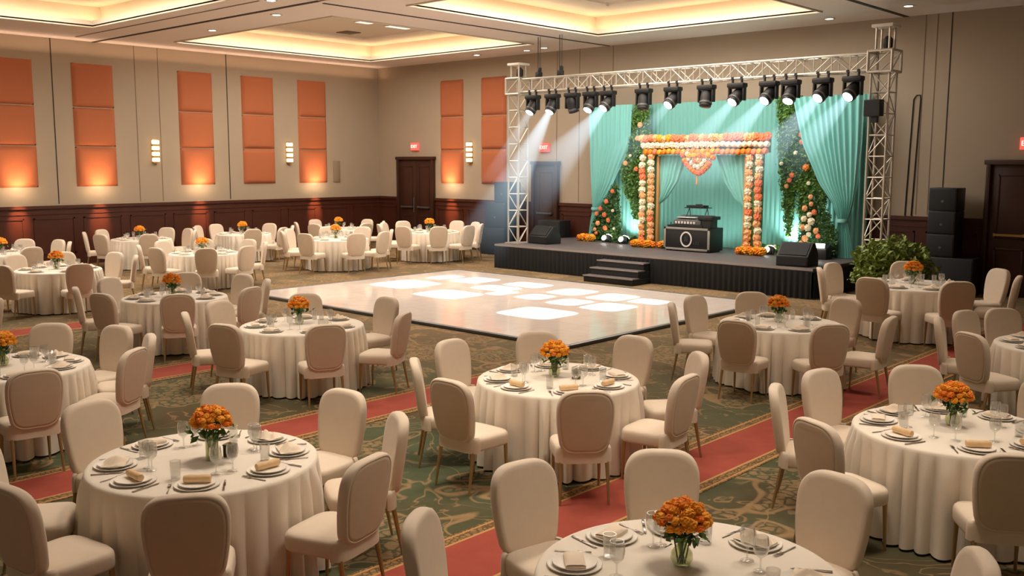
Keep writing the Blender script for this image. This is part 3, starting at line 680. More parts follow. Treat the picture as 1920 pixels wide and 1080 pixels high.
def block(x):
    b = bpy.data.objects.new('corner_block', None); COL.objects.link(b); b.parent = tr; h = .235
    mb = MB(); P = [(x+i*h, TY+j*h, 4.735+k*.2) for i in (-1, 1) for j in (-1, 1) for k in (-1, 1)]
    for a in range(8):
        for c in range(a+1, 8):
            if sum(abs(P[a][i]-P[c][i]) > .01 for i in range(3)) == 1: mb.bar(P[a], P[c], .026, 8)
    for s in (-1, 1):
        mb.bar((x-h, TY+s*h, 4.535), (x+h, TY+s*h, 4.935), .013); mb.bar((x+s*h, TY-h, 4.535), (x+s*h, TY+h, 4.935), .013)
    ob('lattice', mb.mesh('lattice', MALU), b)
block(TLX); block(TRX)
def cap(x, w, zt):
    c = bpy.data.objects.new('top_section', None); COL.objects.link(c); c.parent = tr
    for a in (-1, 1):
        for b in (-1, 1): ob('upright', MB().bar((x+a*w, TY+b*w, 4.93), (x+a*w, TY+b*w, zt), .022, 8).mesh('upright', MALU), c)
    ob('cap_plate', MB().box((x, TY, zt+.03), (w*2+.16, w*2+.16, .06)).mesh('cap_plate', MWHITE, bevel=.008), c)
    ob('motor', MB().lathe([(.05, 0), (.09, .05), (.09, .2), (.04, .26)], 14).mesh('motor', MBLACK), c, (x+.05, TY, 4.96))
cap(TLX, .13, 5.27); cap(TRX, .13, 5.38)
bx0, bx1 = TLX+.235, TRX-.235; bz0, bz1 = 4.575, 4.90
bp_ = bpy.data.objects.new('crossbeam', None); COL.objects.link(bp_); bp_.parent = tr
for dy in (-.17, .17):
    for z in (bz0, bz1): ob('chord', MB().bar((bx0, TY+dy, z), (bx1, TY+dy, z), .024, 8).mesh('chord', MALU), bp_)
mb = MB(); n = 24; dx = (bx1-bx0)/n
for i in range(n+1):
    x = bx0+i*dx
    for dy in (-.17, .17): mb.bar((x, TY+dy, bz0), (x, TY+dy, bz1), .012, 6)
    for z in (bz0, bz1): mb.bar((x, TY-.17, z), (x, TY+.17, z), .011, 6)
    if i < n:
        for dy in (-.17, .17):
            a, b = (bz0, bz1) if i % 2 else (bz1, bz0); mb.bar((x, TY+dy, a), (x+dx, TY+dy, b), .011, 6)
        for z in (bz0, bz1): mb.bar((x, TY-.17 if i % 2 else TY+.17, z), (x+dx, TY+.17 if i % 2 else TY-.17, z), .010, 6)
ob('lattice', mb.mesh('lattice', MALU), bp_)
# hoists, cable loop, box on the tower
for x, n in ((-16.67, 'nearer the truss tower'), (-15.95, 'farther along the truss')):
    t = thing('chain_hoist', 'thin dark hoist rod from ceiling to truss, %s' % n, 'hoist', (x, TY, 4.92))
    ob('chain', MB().bar((-.03, 0, .1), (-.03, 0, HC-4.92), .010).bar((.04, 0, .1), (.04, 0, HC-4.92), .008).mesh('chain', MBLACK), t)
    ob('hook_block', MB().box((0, 0, .08), (.16, .12, .14)).box((.03, 0, .2), (.08, .08, .12)).mesh('hook_block', MBLACK, bevel=.02), t)
pts = [(-8.18, YW-.02, 1.606), (-8.12, YW-.02, 4.15), (-8.06, YW-.02, 4.24), (-7.98, YW-.02, 4.24), (-7.97, YW-.02, 4.15), (-8.04, YW-.02, 1.606)]
o = ob('cable_loop', MB().path(pts, .012).mesh('cable_loop', MBLACK)); tag(o, 'thin black cable loop on the wall beside the truss tower', 'cable')
t = thing('tower_speaker', 'small black box clamped to the truss tower by the shrub', 'speaker', (TRX-.06, TY-.27, 3.83))
ob('box', MB().box((0, 0, 0), (.34, .18, .32)).mesh('box', MBLACK, bevel=.012), t); ob('grille', MB().box((0, -.095, 0), (.3, .012, .28)).mesh('grille', MGRILLE, smooth=False), t)
ob('clamp', MB().box((0, .12, -.12), (.08, .12, .04)).box((.02, .02, -.22), (.12, .1, .12)).mesh('clamp', MBLACK), t)

# moving heads
def head_mesh(off):
    return MB().lathe([(.03, -.20), (.10, -.18), (.135, -.10), (.14, .02), (.125, .10), (.13, .13), (.13, .19), (.10, .195)], 22).mesh('head_shell', MBLACK)
HM = [head_mesh(0)]
LM = MB().lathe([(.001, .205), (.07, .205), (.105, .196), (.105, .18)], 20).mesh('lens', MLENS, ang=80)
LMD = MB().lathe([(.001, .205), (.07, .205), (.105, .196), (.105, .18)], 20).mesh('lens', MLENSD, ang=80)
CLS = [MB().box((q*.11, 0, -.02), (.03, .05, .1)).bar((q*.11, -.03, .03), (q*.11, .03, .03), .035, 8).mesh('clamp', MBLACK) for q in (-1, 1)]; BSM = MB().box((0, 0, -.12), (.40, .22, .10)).mesh('base', MBLACK, bevel=.025)
YKM = MB().box((-.175, 0, -.30), (.045, .12, .30)).box((.175, 0, -.30), (.045, .12, .30)).box((0, 0, -.175), (.36, .14, .03)).mesh('yoke', MBLACK, bevel=.015)
RING = MB().lathe([(.135, .09), (.145, .10), (.145, .13), (.135, .14)], 20, cap=False).mesh('head_ring', MGREY)
HX = [-16.72, -16.06, -15.42, -14.84, -14.32, -13.28, -12.48, -11.6, -10.84, -10.08, -9.59, -8.89, -8.26]
HDIR = [(-.1, -.62, -.85, 1), (-.08, -.6, -.9, 1), (.1, .3, -1, 0), (-.05, -.62, -.85, 1), (-.2, -.7, -.7, 1), (.1, -.3, -1, 0), (-.18, -.72, -.65, 1), (.05, -.35, -1, 0), (-.18, -.72, -.65, 1), (-.18, -.72, -.65, 1), (0, -.62, -.85, 1), (-.2, -.72, -.62, 1), (-.2, -.72, -.62, 1)]
ordn = ['first', 'second', 'third', 'fourth', 'fifth', 'sixth', 'seventh', 'eighth', 'ninth', 'tenth', 'eleventh', 'twelfth', 'thirteenth']
HEADPOS = []
for i, (x, d) in enumerate(zip(HX, HDIR)):
    on = d[3]; t = thing('moving_head_light', '%s black stage light, %s under the truss counting toward the shrub' % ('lit' if on else 'unlit', ordn[i]), 'stage light', (x, TY-.17, bz0-.03), 0, 'moving head lights under the truss')
    ob('clamp', CLS[0], t); ob('clamp', CLS[1], t); ob('base', BSM, t); ob('yoke', YKM, t)
    D_ = Vector(d[:3]).normalized(); q = D_.to_track_quat('Z', 'Y').to_matrix().to_4x4()
    h = ob('head', HM[0], t, M=Matrix.Translation((0, 0, -.36)) @ q); ob('lens', LM if on else LMD, h); ob('head_ring', RING, h)
    HEADPOS.append((Vector((x, TY-.17, bz0-.03-.36))+D_*.2, D_))

# ------------------------------------------------------------------ emissive cones imitating beams lit in haze
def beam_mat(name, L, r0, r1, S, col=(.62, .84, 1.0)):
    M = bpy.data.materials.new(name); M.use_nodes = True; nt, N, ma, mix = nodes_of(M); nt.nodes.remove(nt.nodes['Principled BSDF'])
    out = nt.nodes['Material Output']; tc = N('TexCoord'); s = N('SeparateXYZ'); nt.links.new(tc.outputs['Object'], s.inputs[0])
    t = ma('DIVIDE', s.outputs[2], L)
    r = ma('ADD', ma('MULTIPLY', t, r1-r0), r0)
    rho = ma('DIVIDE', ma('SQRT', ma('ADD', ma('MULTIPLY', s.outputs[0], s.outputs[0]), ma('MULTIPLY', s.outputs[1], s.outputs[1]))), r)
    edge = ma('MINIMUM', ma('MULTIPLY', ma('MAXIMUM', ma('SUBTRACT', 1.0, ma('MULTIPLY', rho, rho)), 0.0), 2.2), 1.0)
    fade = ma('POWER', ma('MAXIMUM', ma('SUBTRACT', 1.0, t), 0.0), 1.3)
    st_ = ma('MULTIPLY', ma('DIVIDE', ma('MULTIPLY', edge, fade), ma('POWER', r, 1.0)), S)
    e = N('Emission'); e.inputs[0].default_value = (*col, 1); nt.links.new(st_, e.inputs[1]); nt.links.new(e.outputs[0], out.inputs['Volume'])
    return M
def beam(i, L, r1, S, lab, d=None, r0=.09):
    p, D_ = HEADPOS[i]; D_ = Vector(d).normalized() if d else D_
    me = MB().lathe([(r0, .02), (r1, L)], 28).mesh('emissive_beam_cone', beam_mat('beam_emission', L, r0, r1, S))
    o = ob('emissive_beam_cone', me, None, M=Matrix.Translation(p) @ D_.to_track_quat('Z', 'Y').to_matrix().to_4x4())
    tag(o, 'pale self-glowing beam imitating lit haze below %s' % lab, 'haze', None, 'stuff')
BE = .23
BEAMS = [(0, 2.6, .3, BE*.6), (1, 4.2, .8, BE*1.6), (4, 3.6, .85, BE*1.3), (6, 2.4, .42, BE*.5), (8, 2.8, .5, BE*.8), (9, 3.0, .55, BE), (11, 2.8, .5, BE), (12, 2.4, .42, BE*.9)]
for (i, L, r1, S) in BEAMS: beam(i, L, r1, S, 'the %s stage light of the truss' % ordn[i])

# ------------------------------------------------------------------ loudspeakers and shrub
def cabinet(loc, w, d, h, lab, badge=True):
    t = thing('loudspeaker', lab, 'loudspeaker', loc)
    ob('cabinet', MB().b2((-w/2, 0, .004), (w/2, d, h-.004)).mesh('cabinet', MBLACK, bevel=.012), t)
    ob('grille', MB().b2((-w/2+.02, -.012, .03), (w/2-.02, .003, h-.03)).mesh('grille', MGRILLE, bevel=.005), t)
    if badge: ob('badge', MB().lathe([(.03, 0), (.03, .004)], 6).mesh('badge', MGREY), t, (0, -.012, h*.42), (PI/2, 0, 0))
cabinet((-6.92, 21.1, 0), .98, .62, .80, 'wide black bass speaker at the bottom of the stack by the brown door', False)
for k, n in enumerate(('lower', 'middle', 'topmost')):
    cabinet((-7.12, 21.12, .80+k*.485), .56, .55, .485, '%s black upper speaker of the stack by the brown door' % n)
cabinet((-20.15, 21.1, 0), 1.0, .7, .82, 'wide black bass speaker at the bottom of the hazy stack behind the truss tower', False)
cabinet((-20.05, 21.12, .82), .85, .6, .75, 'middle black speaker of the hazy stack behind the truss tower')
cabinet((-19.8, 21.15, 1.57), .62, .5, .62, 'topmost black speaker of the hazy stack behind the truss tower')
cabinet((-18.05, 21.25, 0), .82, .5, 1.12, 'tall black speaker case standing behind the hazy stage end below the door', False)
sh = thing('potted_shrub', 'big leafy green shrub beside the stage in front of the truss foot', 'shrub', (-7.12, 18.5, 0))
ob('pot', MB().lathe([(.2, 0), (.26, .02), (.32, .34), (.28, .34), (.26, .3)], 20).mesh('pot', MBLACK), sh)
rs = random.Random(5); pts = []
while len(pts) < 3600:
    a, b, c = rs.uniform(-1, 1), rs.uniform(-1, 1), rs.uniform(-1, 1); q = a*a+b*b+c*c
    if q > 1 or q < .3: continue
    k = 1+.18*math.sin(a*7+b*5)*math.cos(c*6); pts.append((a*.76*k, b*.62*k, .80+c*.56*k))
ob('foliage', leaves('foliage', pts, .11, MLEAF3, 9), sh)
mb = MB()
for k in range(9):
    a = k*2.4; mb.bar((0, 0, .3), (.35*math.cos(a), .3*math.sin(a), .9), .012, 5, .005)
ob('stem', mb.mesh('stem', MSTEM), sh)

# ------------------------------------------------------------------ tables, chairs, settings
def build_chair():
    t = thing('banquet_chair', None, 'chair')
    # seat: domed cushion with rounded plan
    def ring(s, z, n=40):
        out = []
        for k in range(n):
            a = 2*PI*k/n; ca, sa = math.cos(a), math.sin(a)
            x = math.copysign(abs(ca)**.42, ca)*.235*s; y = math.copysign(abs(sa)**.42, sa)*.235*s
            x *= 1+.10*(y/.235) * .5
            out.append((x, y, z))
        return out
    ob('seat', MB().loops([ring(.90, .352), ring(.98, .358), ring(1.0, .375), ring(1.0, .43), ring(.985, .452), ring(.93, .468), ring(.7, .478), ring(.3, .483)]).mesh('seat', MCH, ang=70), t)
    # backrest
    tilt = math.radians(9)
    def outline(k, n=40):
        H, b = .56, .0; pts = []
        # half widths along the height, rounded top
        for i in range(n+1):
            u = i/n
            if u < .55:
                s = u/.55; z = .36*s**1.5; w = (.186+.049*math.sin(z/.36*PI/2))*(1 if z > .09 else .45+.55*(1-(1-z/.09)**2.4)**.5)
            else:
                a = (u-.55)/.45*PI/2; w = .235*max(0, math.cos(a))**.55 if u < 1 else 0; z = .36+.19*math.sin(a)**.80
            pts.append((w, z))
        full = [(w, z) for w, z in pts]+[(-w, z) for w, z in reversed(pts[:-1])]
        out = []
        for w, z in full:
            cz = .27; out.append((w*k if abs(w) > 0 else 0, (z-cz)*(1-(1-k)*.85)+cz))
        return out
    def lay(k, y, bow=.02):
        out = []
        for x, z in outline(k):
            yy = y-bow*(1-(x/.23)**2); Z = .425+z*math.cos(tilt); Y = -.205+yy-z*math.sin(tilt)
            out.append((x, Y, Z))
        return out
    bk = ob('backrest', MB().loops([lay(.84, .040), lay(.94, .038), lay(.985, .026), lay(1.0, .004), lay(.995, -.018), lay(.972, -.033), lay(.935, -.039), lay(.915, -.0385), lay(.905, -.0355)]).mesh('backrest', MCH, ang=75), t)
    ob('back_panel', MB().loops([lay(.90, -.0345), lay(.89, -.0385), lay(.82, -.0405)]).mesh('back_panel', MCHB, ang=60), bk)
    # skirt wrapped round the lower back of the seat
    def sk(s, z, y0=-.25):
        out = []
        for k in range(21):
            a = -PI/2+PI*(k/20-.5)*1.1; out.append((.232*s*math.copysign(abs(math.cos(a))**.5, math.cos(a)), .075*math.sin(a)-.17, z))
        for k in range(20, -1, -1):
            a = -PI/2+PI*(k/20-.5)*1.1; out.append((.212*s*math.copysign(abs(math.cos(a))**.5, math.cos(a)), .055*math.sin(a)-.165, z))
        return out
    ob('seat_skirt', MB().loops([sk(1.0, .345), sk(1.0, .42), sk(.985, .455), sk(.93, .478)]).mesh('seat_skirt', MCH, ang=70), t)
    for sx in (-1, 1):
        ob('leg', MB().bar((sx*.195, .19, .36), (sx*.20, .205, 0), .018, 8, .010).mesh('leg', MLEG), t)
        ob('leg', MB().bar((sx*.19, -.205, .36), (sx*.20, -.27, 0), .018, 8, .010).mesh('leg', MLEG), t)
    reg(t); return t
CHAIR = build_chair(); chair_used = [False]

def cloth_mesh(seed):
    r_ = random.Random(seed); ph = [r_.uniform(0, 6.28) for _ in range(6)]; n = 560; prof = []
    mb = MB(); loops = []
    def ringf(r, z, amp):
        out = []
        for k in range(n):
            a = 2*PI*k/n
            th = a*33+2.2*math.sin(a*3+ph[0])+1.6*math.sin(a*7+ph[4])+ph[1]
            w = abs(math.sin(th/2+ph[5]))**.75
            w2 = .5+.5*math.sin(a*5+ph[2])+.35*math.sin(a*9+ph[3])
            rr = r+amp*(w*(.55+.6*w2)-.35)
            out.append((rr*math.cos(a), rr*math.sin(a), z))
        return out
    L = [ringf(.25, .752, 0), ringf(.6, .752, 0), ringf(.725, .752, 0), ringf(.742, .750, 0), ringf(.752, .742, 0), ringf(.757, .725, .002)]
    for i in range(1, 15):
        t = i/14; z = .725-(.705)*t; L.append(ringf(.757+.015*t, z+.012*0, .030*min(1, t*6)+.062*t**.8))
    mb.loops(L, capa=True, capb=False)
    return mb.mesh('tablecloth', MCLOTH, ang=70)
CLOTHS = [cloth_mesh(k) for k in (1, 2, 3)]

def plate_mesh(R, h=.012):
    return MB().lathe([(R*.55, 0), (R*.62, .002), (R*.9, h*.8), (R, h), (R*.985, h+.004), (R*.88, h*.85), (R*.66, .008), (.001, .007)], 36).mesh('plate', MPLATE, ang=60)
P_BIG, P_SM = plate_mesh(.140), plate_mesh(.114, .015)
def napkin_mesh(kind):
    mb = MB()
    if kind == 0:      # folded pad with lifted fold
        def f(u, v):
            a, b = u-.5, v-.5; return (a*.17, b*.10, .018+.016*math.cos(a*2.4)*(1-abs(2*b)**4)**.5)
        mb.grid(f, 14, 10); mb.loops([[(-.085, -.05, 0), (.085, -.05, 0), (.085, .05, 0), (-.085, .05, 0)], [(-.086, -.051, .018), (.086, -.051, .018), (.086, .051, .018), (-.086, .051, .018)]])
        return mb.mesh('napkin', MNAP, bevel=.004, ang=60)
    if kind == 1:      # rolled napkin
        mb.lathe([(.001, -.085), (.022, -.083), (.027, -.05), (.024, 0), (.027, .05), (.022, .083), (.001, .085)], 14, Matrix.Translation((0, .01, .027)) @ Matrix.Rotation(PI/2, 4, 'Y'))
        return mb.mesh('napkin', MROLL, ang=60)
    def f(u, v):       # loosely peaked napkin
        a, b = u-.5, v-.5; r = (a*a+b*b)**.5
        return (a*.21, b*.15, .012+.045*max(0, 1-r*2.2)+.012*math.sin(a*14+b*9)*(r < .5))
    mb.grid(f, 18, 14); return mb.mesh('napkin', MNAP, ang=75)
NAPS = [napkin_mesh(k) for k in range(3)]
GOB = MB().lathe([(.034, 0), (.033, .003), (.006, .008), (.0045, .03), (.0045, .062), (.012, .07), (.032, .09), (.038, .12), (.037, .145), (.033, .172), (.0315, .172), (.035, .145), (.036, .12), (.030, .093), (.001, .076)], 24, cap=False).mesh('wine_goblet', MGLASS, ang=70)
TUM = MB().lathe([(.028, 0), (.030, .004), (.034, .12), (.032, .12), (.028, .012), (.001, .01)], 20, cap=True).mesh('tumbler', MGLASS, ang=60)
def fork_mesh():
    mb = MB(); mb.box((0, -.03, .004), (.009, .12, .003)).box((0, .045, .006), (.022, .03, .003))
    for k in range(4): mb.box((-.009+k*.006, .08, .006), (.003, .045, .003))
    return mb.mesh('fork', MSTEEL, bevel=.001)
def knife_mesh():
    mb = MB(); mb.box((0, -.06, .005), (.013, .085, .007)); mb.loops([[(-.008, -.02, .003), (.009, -.02, .003), (.008, .085, .003), (-.004, .10, .003)], [(-.008, -.02, .006), (.009, -.02, .006), (.008, .085, .006), (-.004, .10, .006)]])
    return mb.mesh('knife', MSTEEL, bevel=.001)
FORK, KNIFE = fork_mesh(), knife_mesh()

# flower centrepieces
def centre(loc, lab, kind, full, sc=1.0, seed=0):
    rr = random.Random(seed); t = thing('flower_vase', lab, 'flower vase', loc, rr.uniform(0, 6)); t.scale = (sc,)*3
    if kind == 0:
        pr = [(.036, 0), (.038, .004), (.038, .16), (.034, .16), (.034, .012), (.001, .01)]; vh = .16
    else:
        pr = [(.03, 0), (.036, .004), (.05, .03), (.046, .06), (.022, .095), (.018, .11), (.024, .13), (.020, .13), (.015, .11), (.02, .09), (.001, .01)]; vh = .13
    ob('vase', MB().lathe(pr, 20).mesh('vase', MVASE, ang=60), t)
    mb = MB()
    for k in range(8):
        a = k*.79; mb.bar((.016*math.cos(a*3), .016*math.sin(a*3), .012), (.05*math.cos(a), .05*math.sin(a), vh+.07), .0035, 5)
    ob('stem', mb.mesh('stem', MSTEM), t)
    ob('foliage', leaves('foliage', [(rr.gauss(0, .05), rr.gauss(0, .05), vh+rr.uniform(-.02, .08)) for _ in range(90 if full else 40)], .05, MLEAF2, seed+1), t)
    spots = []
    for ringn, el, n in ((0, 90, 1), (1, 68, 7), (2, 46, 12), (3, 24, 15), (4, 4, 14)):
        for k in range(n):
            a = 2*PI*k/n+ringn*.4+rr.uniform(-.12, .12); e_ = math.radians(el+rr.uniform(-5, 5)); R_ = .095*rr.uniform(.92, 1.08)
            spots.append((R_*math.cos(e_)*math.cos(a)*1.08, R_*math.cos(e_)*math.sin(a)*1.08, vh+.065+R_*math.sin(e_)*.95, rr.uniform(.018, .024), rr.choice(['orange', 'deep', 'orange'])))
    if full:
        for (x, y, z, r, c) in spots:
            o = ob('blossom', BL[c], t, (x, y, z), (rr.uniform(-.5, .5), rr.uniform(-.5, .5), rr.uniform(0, 6))); o.scale = (r,)*3
    else:
        o = ob('blossom_dome', add_blossoms_mesh('blossom_dome', [((x, y, z), r, 1 if c == 'deep' else 0) for x, y, z, r, c in spots], [MOR, MOR2]), t); o['kind'] = 'stuff'

CLK = ['twelve', 'one', 'two', 'three', 'four', 'five', 'six', 'seven', 'eight', 'nine', 'ten', 'eleven']
def clock(phi):
    h = (6-phi/30) % 12; k = round(h*2) % 24
    return ("%s o'clock" % CLK[k//2]) if k % 2 == 0 else ('half past %s' % CLK[k//2])

# name: (x, y, descriptor, angles, scale, detail, vase kind, has tin)
TABLES = [
 ('A', -5.84, 3.29, 'the largest wholly shown table', [-5, 45, 88, 128, 171, -142, -92, -50], 1.0, 2, 0, 1),
 ('B', -2.43, 3.94, 'the table cut at the bottom edge', [-88, -133, 188, 142, 88], 1.0, 2, 1, 0),
 ('C', -2.35, 7.58, 'the big cut-off table by the runner', [-88, -124, -41, 15, 195, 60, 105, 150], 1.0, 2, 1, 0),
 ('D', -2.6, 12.01, 'the table slice below the brown door', [-85, -122, -42, 213, 0], 1.0, 1, 1, 0),
 ('CF', -5.68, 6.84, "the table at the dance floor's tip", [10, 55, 100, 145, 190, 235, 280, -42], 1.0, 2, 1, 1),
 ('E', -5.66, 11.21, "the table between dance floor and runner", [-22, 24, 68, 140, 198, -122, -86], 1.0, 1, 1, 0),
 ('F', -5.66, 15.75, 'the table beside the leafy shrub', [-24, 24, 82, 122, -82, -118, 187], 1.1, 1, 1, 0),
 ('L2', -9.93, 6.99, 'the table overlapping the dance floor edge', [-40, 11, 62, 125, 178, -128, -86], 1.0, 1, 1, 0),
 ('T', -13.43, 7.19, 'the table between two short runner stretches', [-45, 2, -84, -135, 172, 128, 90, 50], 1.0, 1, 1, 0),
 ('G', -9.97, 3.54, 'the half-shown table with a tealight', [8, 56, 90, 124, 160, -142], 1.0, 1, 1, 0),
 ('H', -18.48, 7.58, 'the table under the first lit panels', [-42, 15, 90, 130, 175, -100, -145], 1.0, 1, 1, 0),
 ('I', -22.61, 8.1, 'the cut-off table under the wainscot glow', [25, -22, 88, 122, -70, 160], 1.0, 0, 1, 0),
 ('J', -24.31, 12.14, 'the distant table under the first sconce', [8, -45, -88, -132, 150, 116, 84], 1.0, 0, 1, 0),
 ('K', -19.57, 11.22, 'the table fronting the third lit panels', [2, -48, -86, -138, 42, 132, 90, 180], 1.0, 0, 1, 0),
 ('L', -24.09, 15.06, 'the distant table under the unlit panels', [10, -80, -112, -145, 145, 88, 52], 1.0, 0, 1, 0),
 ('M', -20.36, 15.49, 'the distant table closest to dance floor', [-33, 20, -82, -118, 56, 90, 150, 190], 1.05, 0, 1, 0),
 ('M2', -23.97, 18.34, 'the table against the wainscot corner glow', [-80, -145, -32, 35, 140, 90], 1.0, 0, 1, 0),
 ('N', -20.32, 18.76, 'the table before the corner double door', [-78, -110, -145, -32, 8, 46, 80, 115, 148], 1.08, 0, 1, 0),
 ('O', -13.7, 3.4, 'the table beyond the picture edge', [62, 98], 1.0, 0, 1, 0),
]
jr = random.Random(21)
for ti, (key, X, Y, desc, angs, S, det, vk, tin) in enumerate(TABLES):
    u = Vector((-X, -Y)).normalized(); r = Vector((-u.y, u.x))
    if r.dot(Vector((cy, sy))) < 0: r = -r
    def at(phi, R, z=0):
        a = math.radians(phi); d = u*math.cos(a)+r*math.sin(a); return Vector((X+d.x*R*S, Y+d.y*R*S, z*S)), d
    tc = ob('tablecloth', CLOTHS[ti % 3], None, (X, Y, 0), (0, 0, ti*1.3)); tc.scale = (S,)*3
    tag(tc, 'floor-length cream cloth draped over %s' % desc, 'tablecloth', 'cream cloths on the round banquet tables')
    for i, phi in enumerate(angs):
        p, d = at(phi, 1.05+jr.uniform(-.02, .03)); p.z = 0
        if not in_view((p.x, p.y, .6), 160): continue
        rz = math.atan2(-d.y, -d.x)-PI/2+jr.uniform(-.06, .06)
        lab = 'cream padded chair at %s of %s' % (clock(phi), desc)
        if not chair_used[0]:
            c = CHAIR; c.location = p; c.rotation_euler = (0, 0, rz); c['label'] = lab; c['group'] = 'banquet chairs round the tables'; chair_used[0] = True
        else:
            c = copy_tree(CHAIR, p, rz, S, lab, None, 'banquet chairs round the tables')
    if key == 'O': continue
    zt = .7525
    if in_view((X, Y, .9), 60): 
        p, d = at(200, .10, zt); centre(p if key != 'A' else at(60, .06, zt)[0], 'orange marigold bouquet in glass vase on %s' % desc, vk, det >= 1, S*1.14, ti)
    if tin:
        p, d = at(90 if key == 'CF' else 95, .17, zt)
        t = thing('table_tin', 'small olive square tin beside the vase on %s' % desc, 'tin', p, .5)
        ob('box', MB().box((0, 0, .04), (.075, .06, .08)).mesh('box', MTIN, bevel=.004), t)
        ob('lid', MB().box((0, 0, .083), (.08, .065, .008)).lathe([(.012, .087), (.010, .1)], 10).mesh('lid', MTIN, bevel=.002), t)
        ob('front_label', MB().box((0, -.031, .04), (.06, .002, .055)).mesh('front_label', MTIND, smooth=False), t)
    full8 = angs if len(angs) >= 8 else angs
    for i, phi in enumerate(angs):
        p, d = at(phi, .56, zt)
        if not in_view(p, 30): continue
        rz = math.atan2(-d.y, -d.x)-PI/2; ck = clock(phi)
        def put(name, me, pos, lab, cat, grp, rot=None, sc=None):
            o = ob(name, me, None, pos, (0, 0, rz if rot is None else rot)); o.scale = ((sc or 1)*S,)*3; tag(o, lab, cat, grp); return o
        put('underplate', P_BIG, p, 'wide white underplate at %s on %s' % (ck, desc), 'plate', 'underplates on the tables')
        if det >= 1:
            put('dinner_plate', P_SM, p+Vector((0, 0, .008*S)), 'small white top plate at %s on %s' % (ck, desc), 'plate', 'dinner plates on the tables')
        nk = 1 if (det == 2 and abs(((phi+180) % 360)-180) < 75) else (0 if jr.random() < .6 else 2)
        put('napkin', NAPS[nk], p+Vector((0, 0, (.016 if det else .008)*S)), '%s at %s on %s' % (['folded cream napkin', 'rolled tan napkin', 'peaked cream napkin'][nk], ck, desc), 'napkin', 'napkins on the plates', rz+jr.uniform(-.3, .3))
        g, _ = at(phi-16*(1 if i % 2 else -1), .36, zt)
        put('wine_goblet', GOB, g, 'clear stemmed goblet near %s on %s' % (ck, desc), 'glass', 'stemmed goblets on the tables', None, 1.05 if det == 2 else 1.0)
        if det < 2 or i % 2 == 0:
            g, _ = at(phi+20*(1 if i % 2 else -1), .42, zt)
            put('tumbler', TUM, g, 'clear straight tumbler near %s on %s' % (ck, desc), 'glass', 'tumblers on the tables')
        if det == 2:
            for nm, me, s_ in (('fork', FORK, -1), ('knife', KNIFE, 1)):
                q = p+Vector((r.x*math.cos(math.radians(phi))-u.x*math.sin(math.radians(phi)), r.y*math.cos(math.radians(phi))-u.y*math.sin(math.radians(phi)), 0))*(s_*.165)+Vector((d.x, d.y, 0))*.03
                put(nm, me, q, 'steel %s at %s on %s' % (nm, ck, desc), nm, nm+'s beside the plates')
# tealight on the half-shown table
t = thing('tealight_holder', 'small lit tealight glass on the half-shown table', 'candle', (-10.15, 4.05, .7525))
ob('holder', MB().lathe([(.025, 0), (.03, .05), (.027, .05), (.022, .006)], 14).mesh('holder', MGLASS), t); ob('candle', MB().lathe([(.018, .008), (.018, .03)], 12).mesh('candle', MWHITE), t)
ob('flame', MB().lathe([(.001, .032), (.008, .042), (.001, .065)], 10).mesh('flame', MDOWN), t)

# ------------------------------------------------------------------ lights
def light(name, kind, loc, energy, col, target=None, size=.1, spot=None, blend=.6, sx=None, cam_vis=False, shadow=True, spread=None):
    L = bpy.data.lights.new(name, kind); L.energy = energy; L.color = col
    if kind == 'AREA':
        L.shape = 'RECTANGLE'; L.size = size; L.size_y = sx or size
        if spread: L.spread = spread
    else: L.shadow_soft_size = size
    if kind == 'SPOT': L.spot_size = spot; L.spot_blend = blend
    o = bpy.data.objects.new(name, L); COL.objects.link(o); o.location = loc
    d = (Vector(target)-Vector(loc)) if target is not None else Vector((0, 0, -1))
    o.rotation_euler = d.to_track_quat('-Z', 'Y').to_euler(); o.visible_camera = cam_vis; return o
WARM = (1.0, .86, .71); WARMW = (1.0, .9, .79); COOL = (.86, .95, 1.0)
# unseen area lights added in the trays to boost the cove light
for (x0, y0, x1, y1), e in zip(TRAYS, (440, 440, 380)):
    light('tray_fill', 'AREA', ((x0+x1)/2, (y0+y1)/2, HC+.45), e, WARMW, None, x1-x0-.6, None, sx=y1-y0-.6)
# unseen spots added below the ceiling to brighten tables and dance floor
for (x, y, e) in ((-5.7, 8.9, 420), (-9.9, 9.0, 330), (-5.7, 13.6, 300), (-2.3, 9.8, 400), (-2.4, 6.6, 340), (-5.8, 5.9, 400), (-6.3, 4.5, 520), (-2.7, 5.1, 330), (-10.1, 4.6, 240), (-13.4, 9.3, 260), (-18.5, 10.0, 200), (-9.9, 5.8, 380), (-15.6, 14.4, 300), (-11.6, 14.3, 300), (-21.5, 14.0, 190), (-22, 19.0, 150)):
    light('added_table_spot', 'SPOT', (x, y, HC-.05), e, (1.0, .92, .83) if x < -12 else WARM, (x, y-.6, 0), .5, 1.6, .8)
# washes on the panelled walls
WASH = [((XW, (colsL[i][0]+colsL[i][1])/2), (1, 0)) for i in (0, 1, 2, 4)]+[(((colsB[0][0]+colsB[0][1])/2, YW), (0, -1))]
for (x, y), (nx, ny) in WASH:
    def P(o, z): return (x+nx*o, y+ny*o, z)
    light('wall_washer', 'AREA', P(.34, 2.0), 3.2, (1, .68, .42), P(0, 2.12), .62, None, sx=.06)
    light('wall_washer', 'SPOT', P(.58, 1.80), 95, (1, .60, .36), P(.02, 2.55), .08, 1.15, 1.0)
    light('wall_washer', 'SPOT', P(.75, 2.35), 480, (1, .50, .28), P(.03, 1.2), .04, .50, 1.0)
light('wall_top_glow', 'AREA', (XW+.3, 14.5, 5.55), 26, (1, .66, .46), (XW+.22, 14.5, 6.5), 14.5, None, sx=.1).rotation_euler = (PI, 0, PI/2)
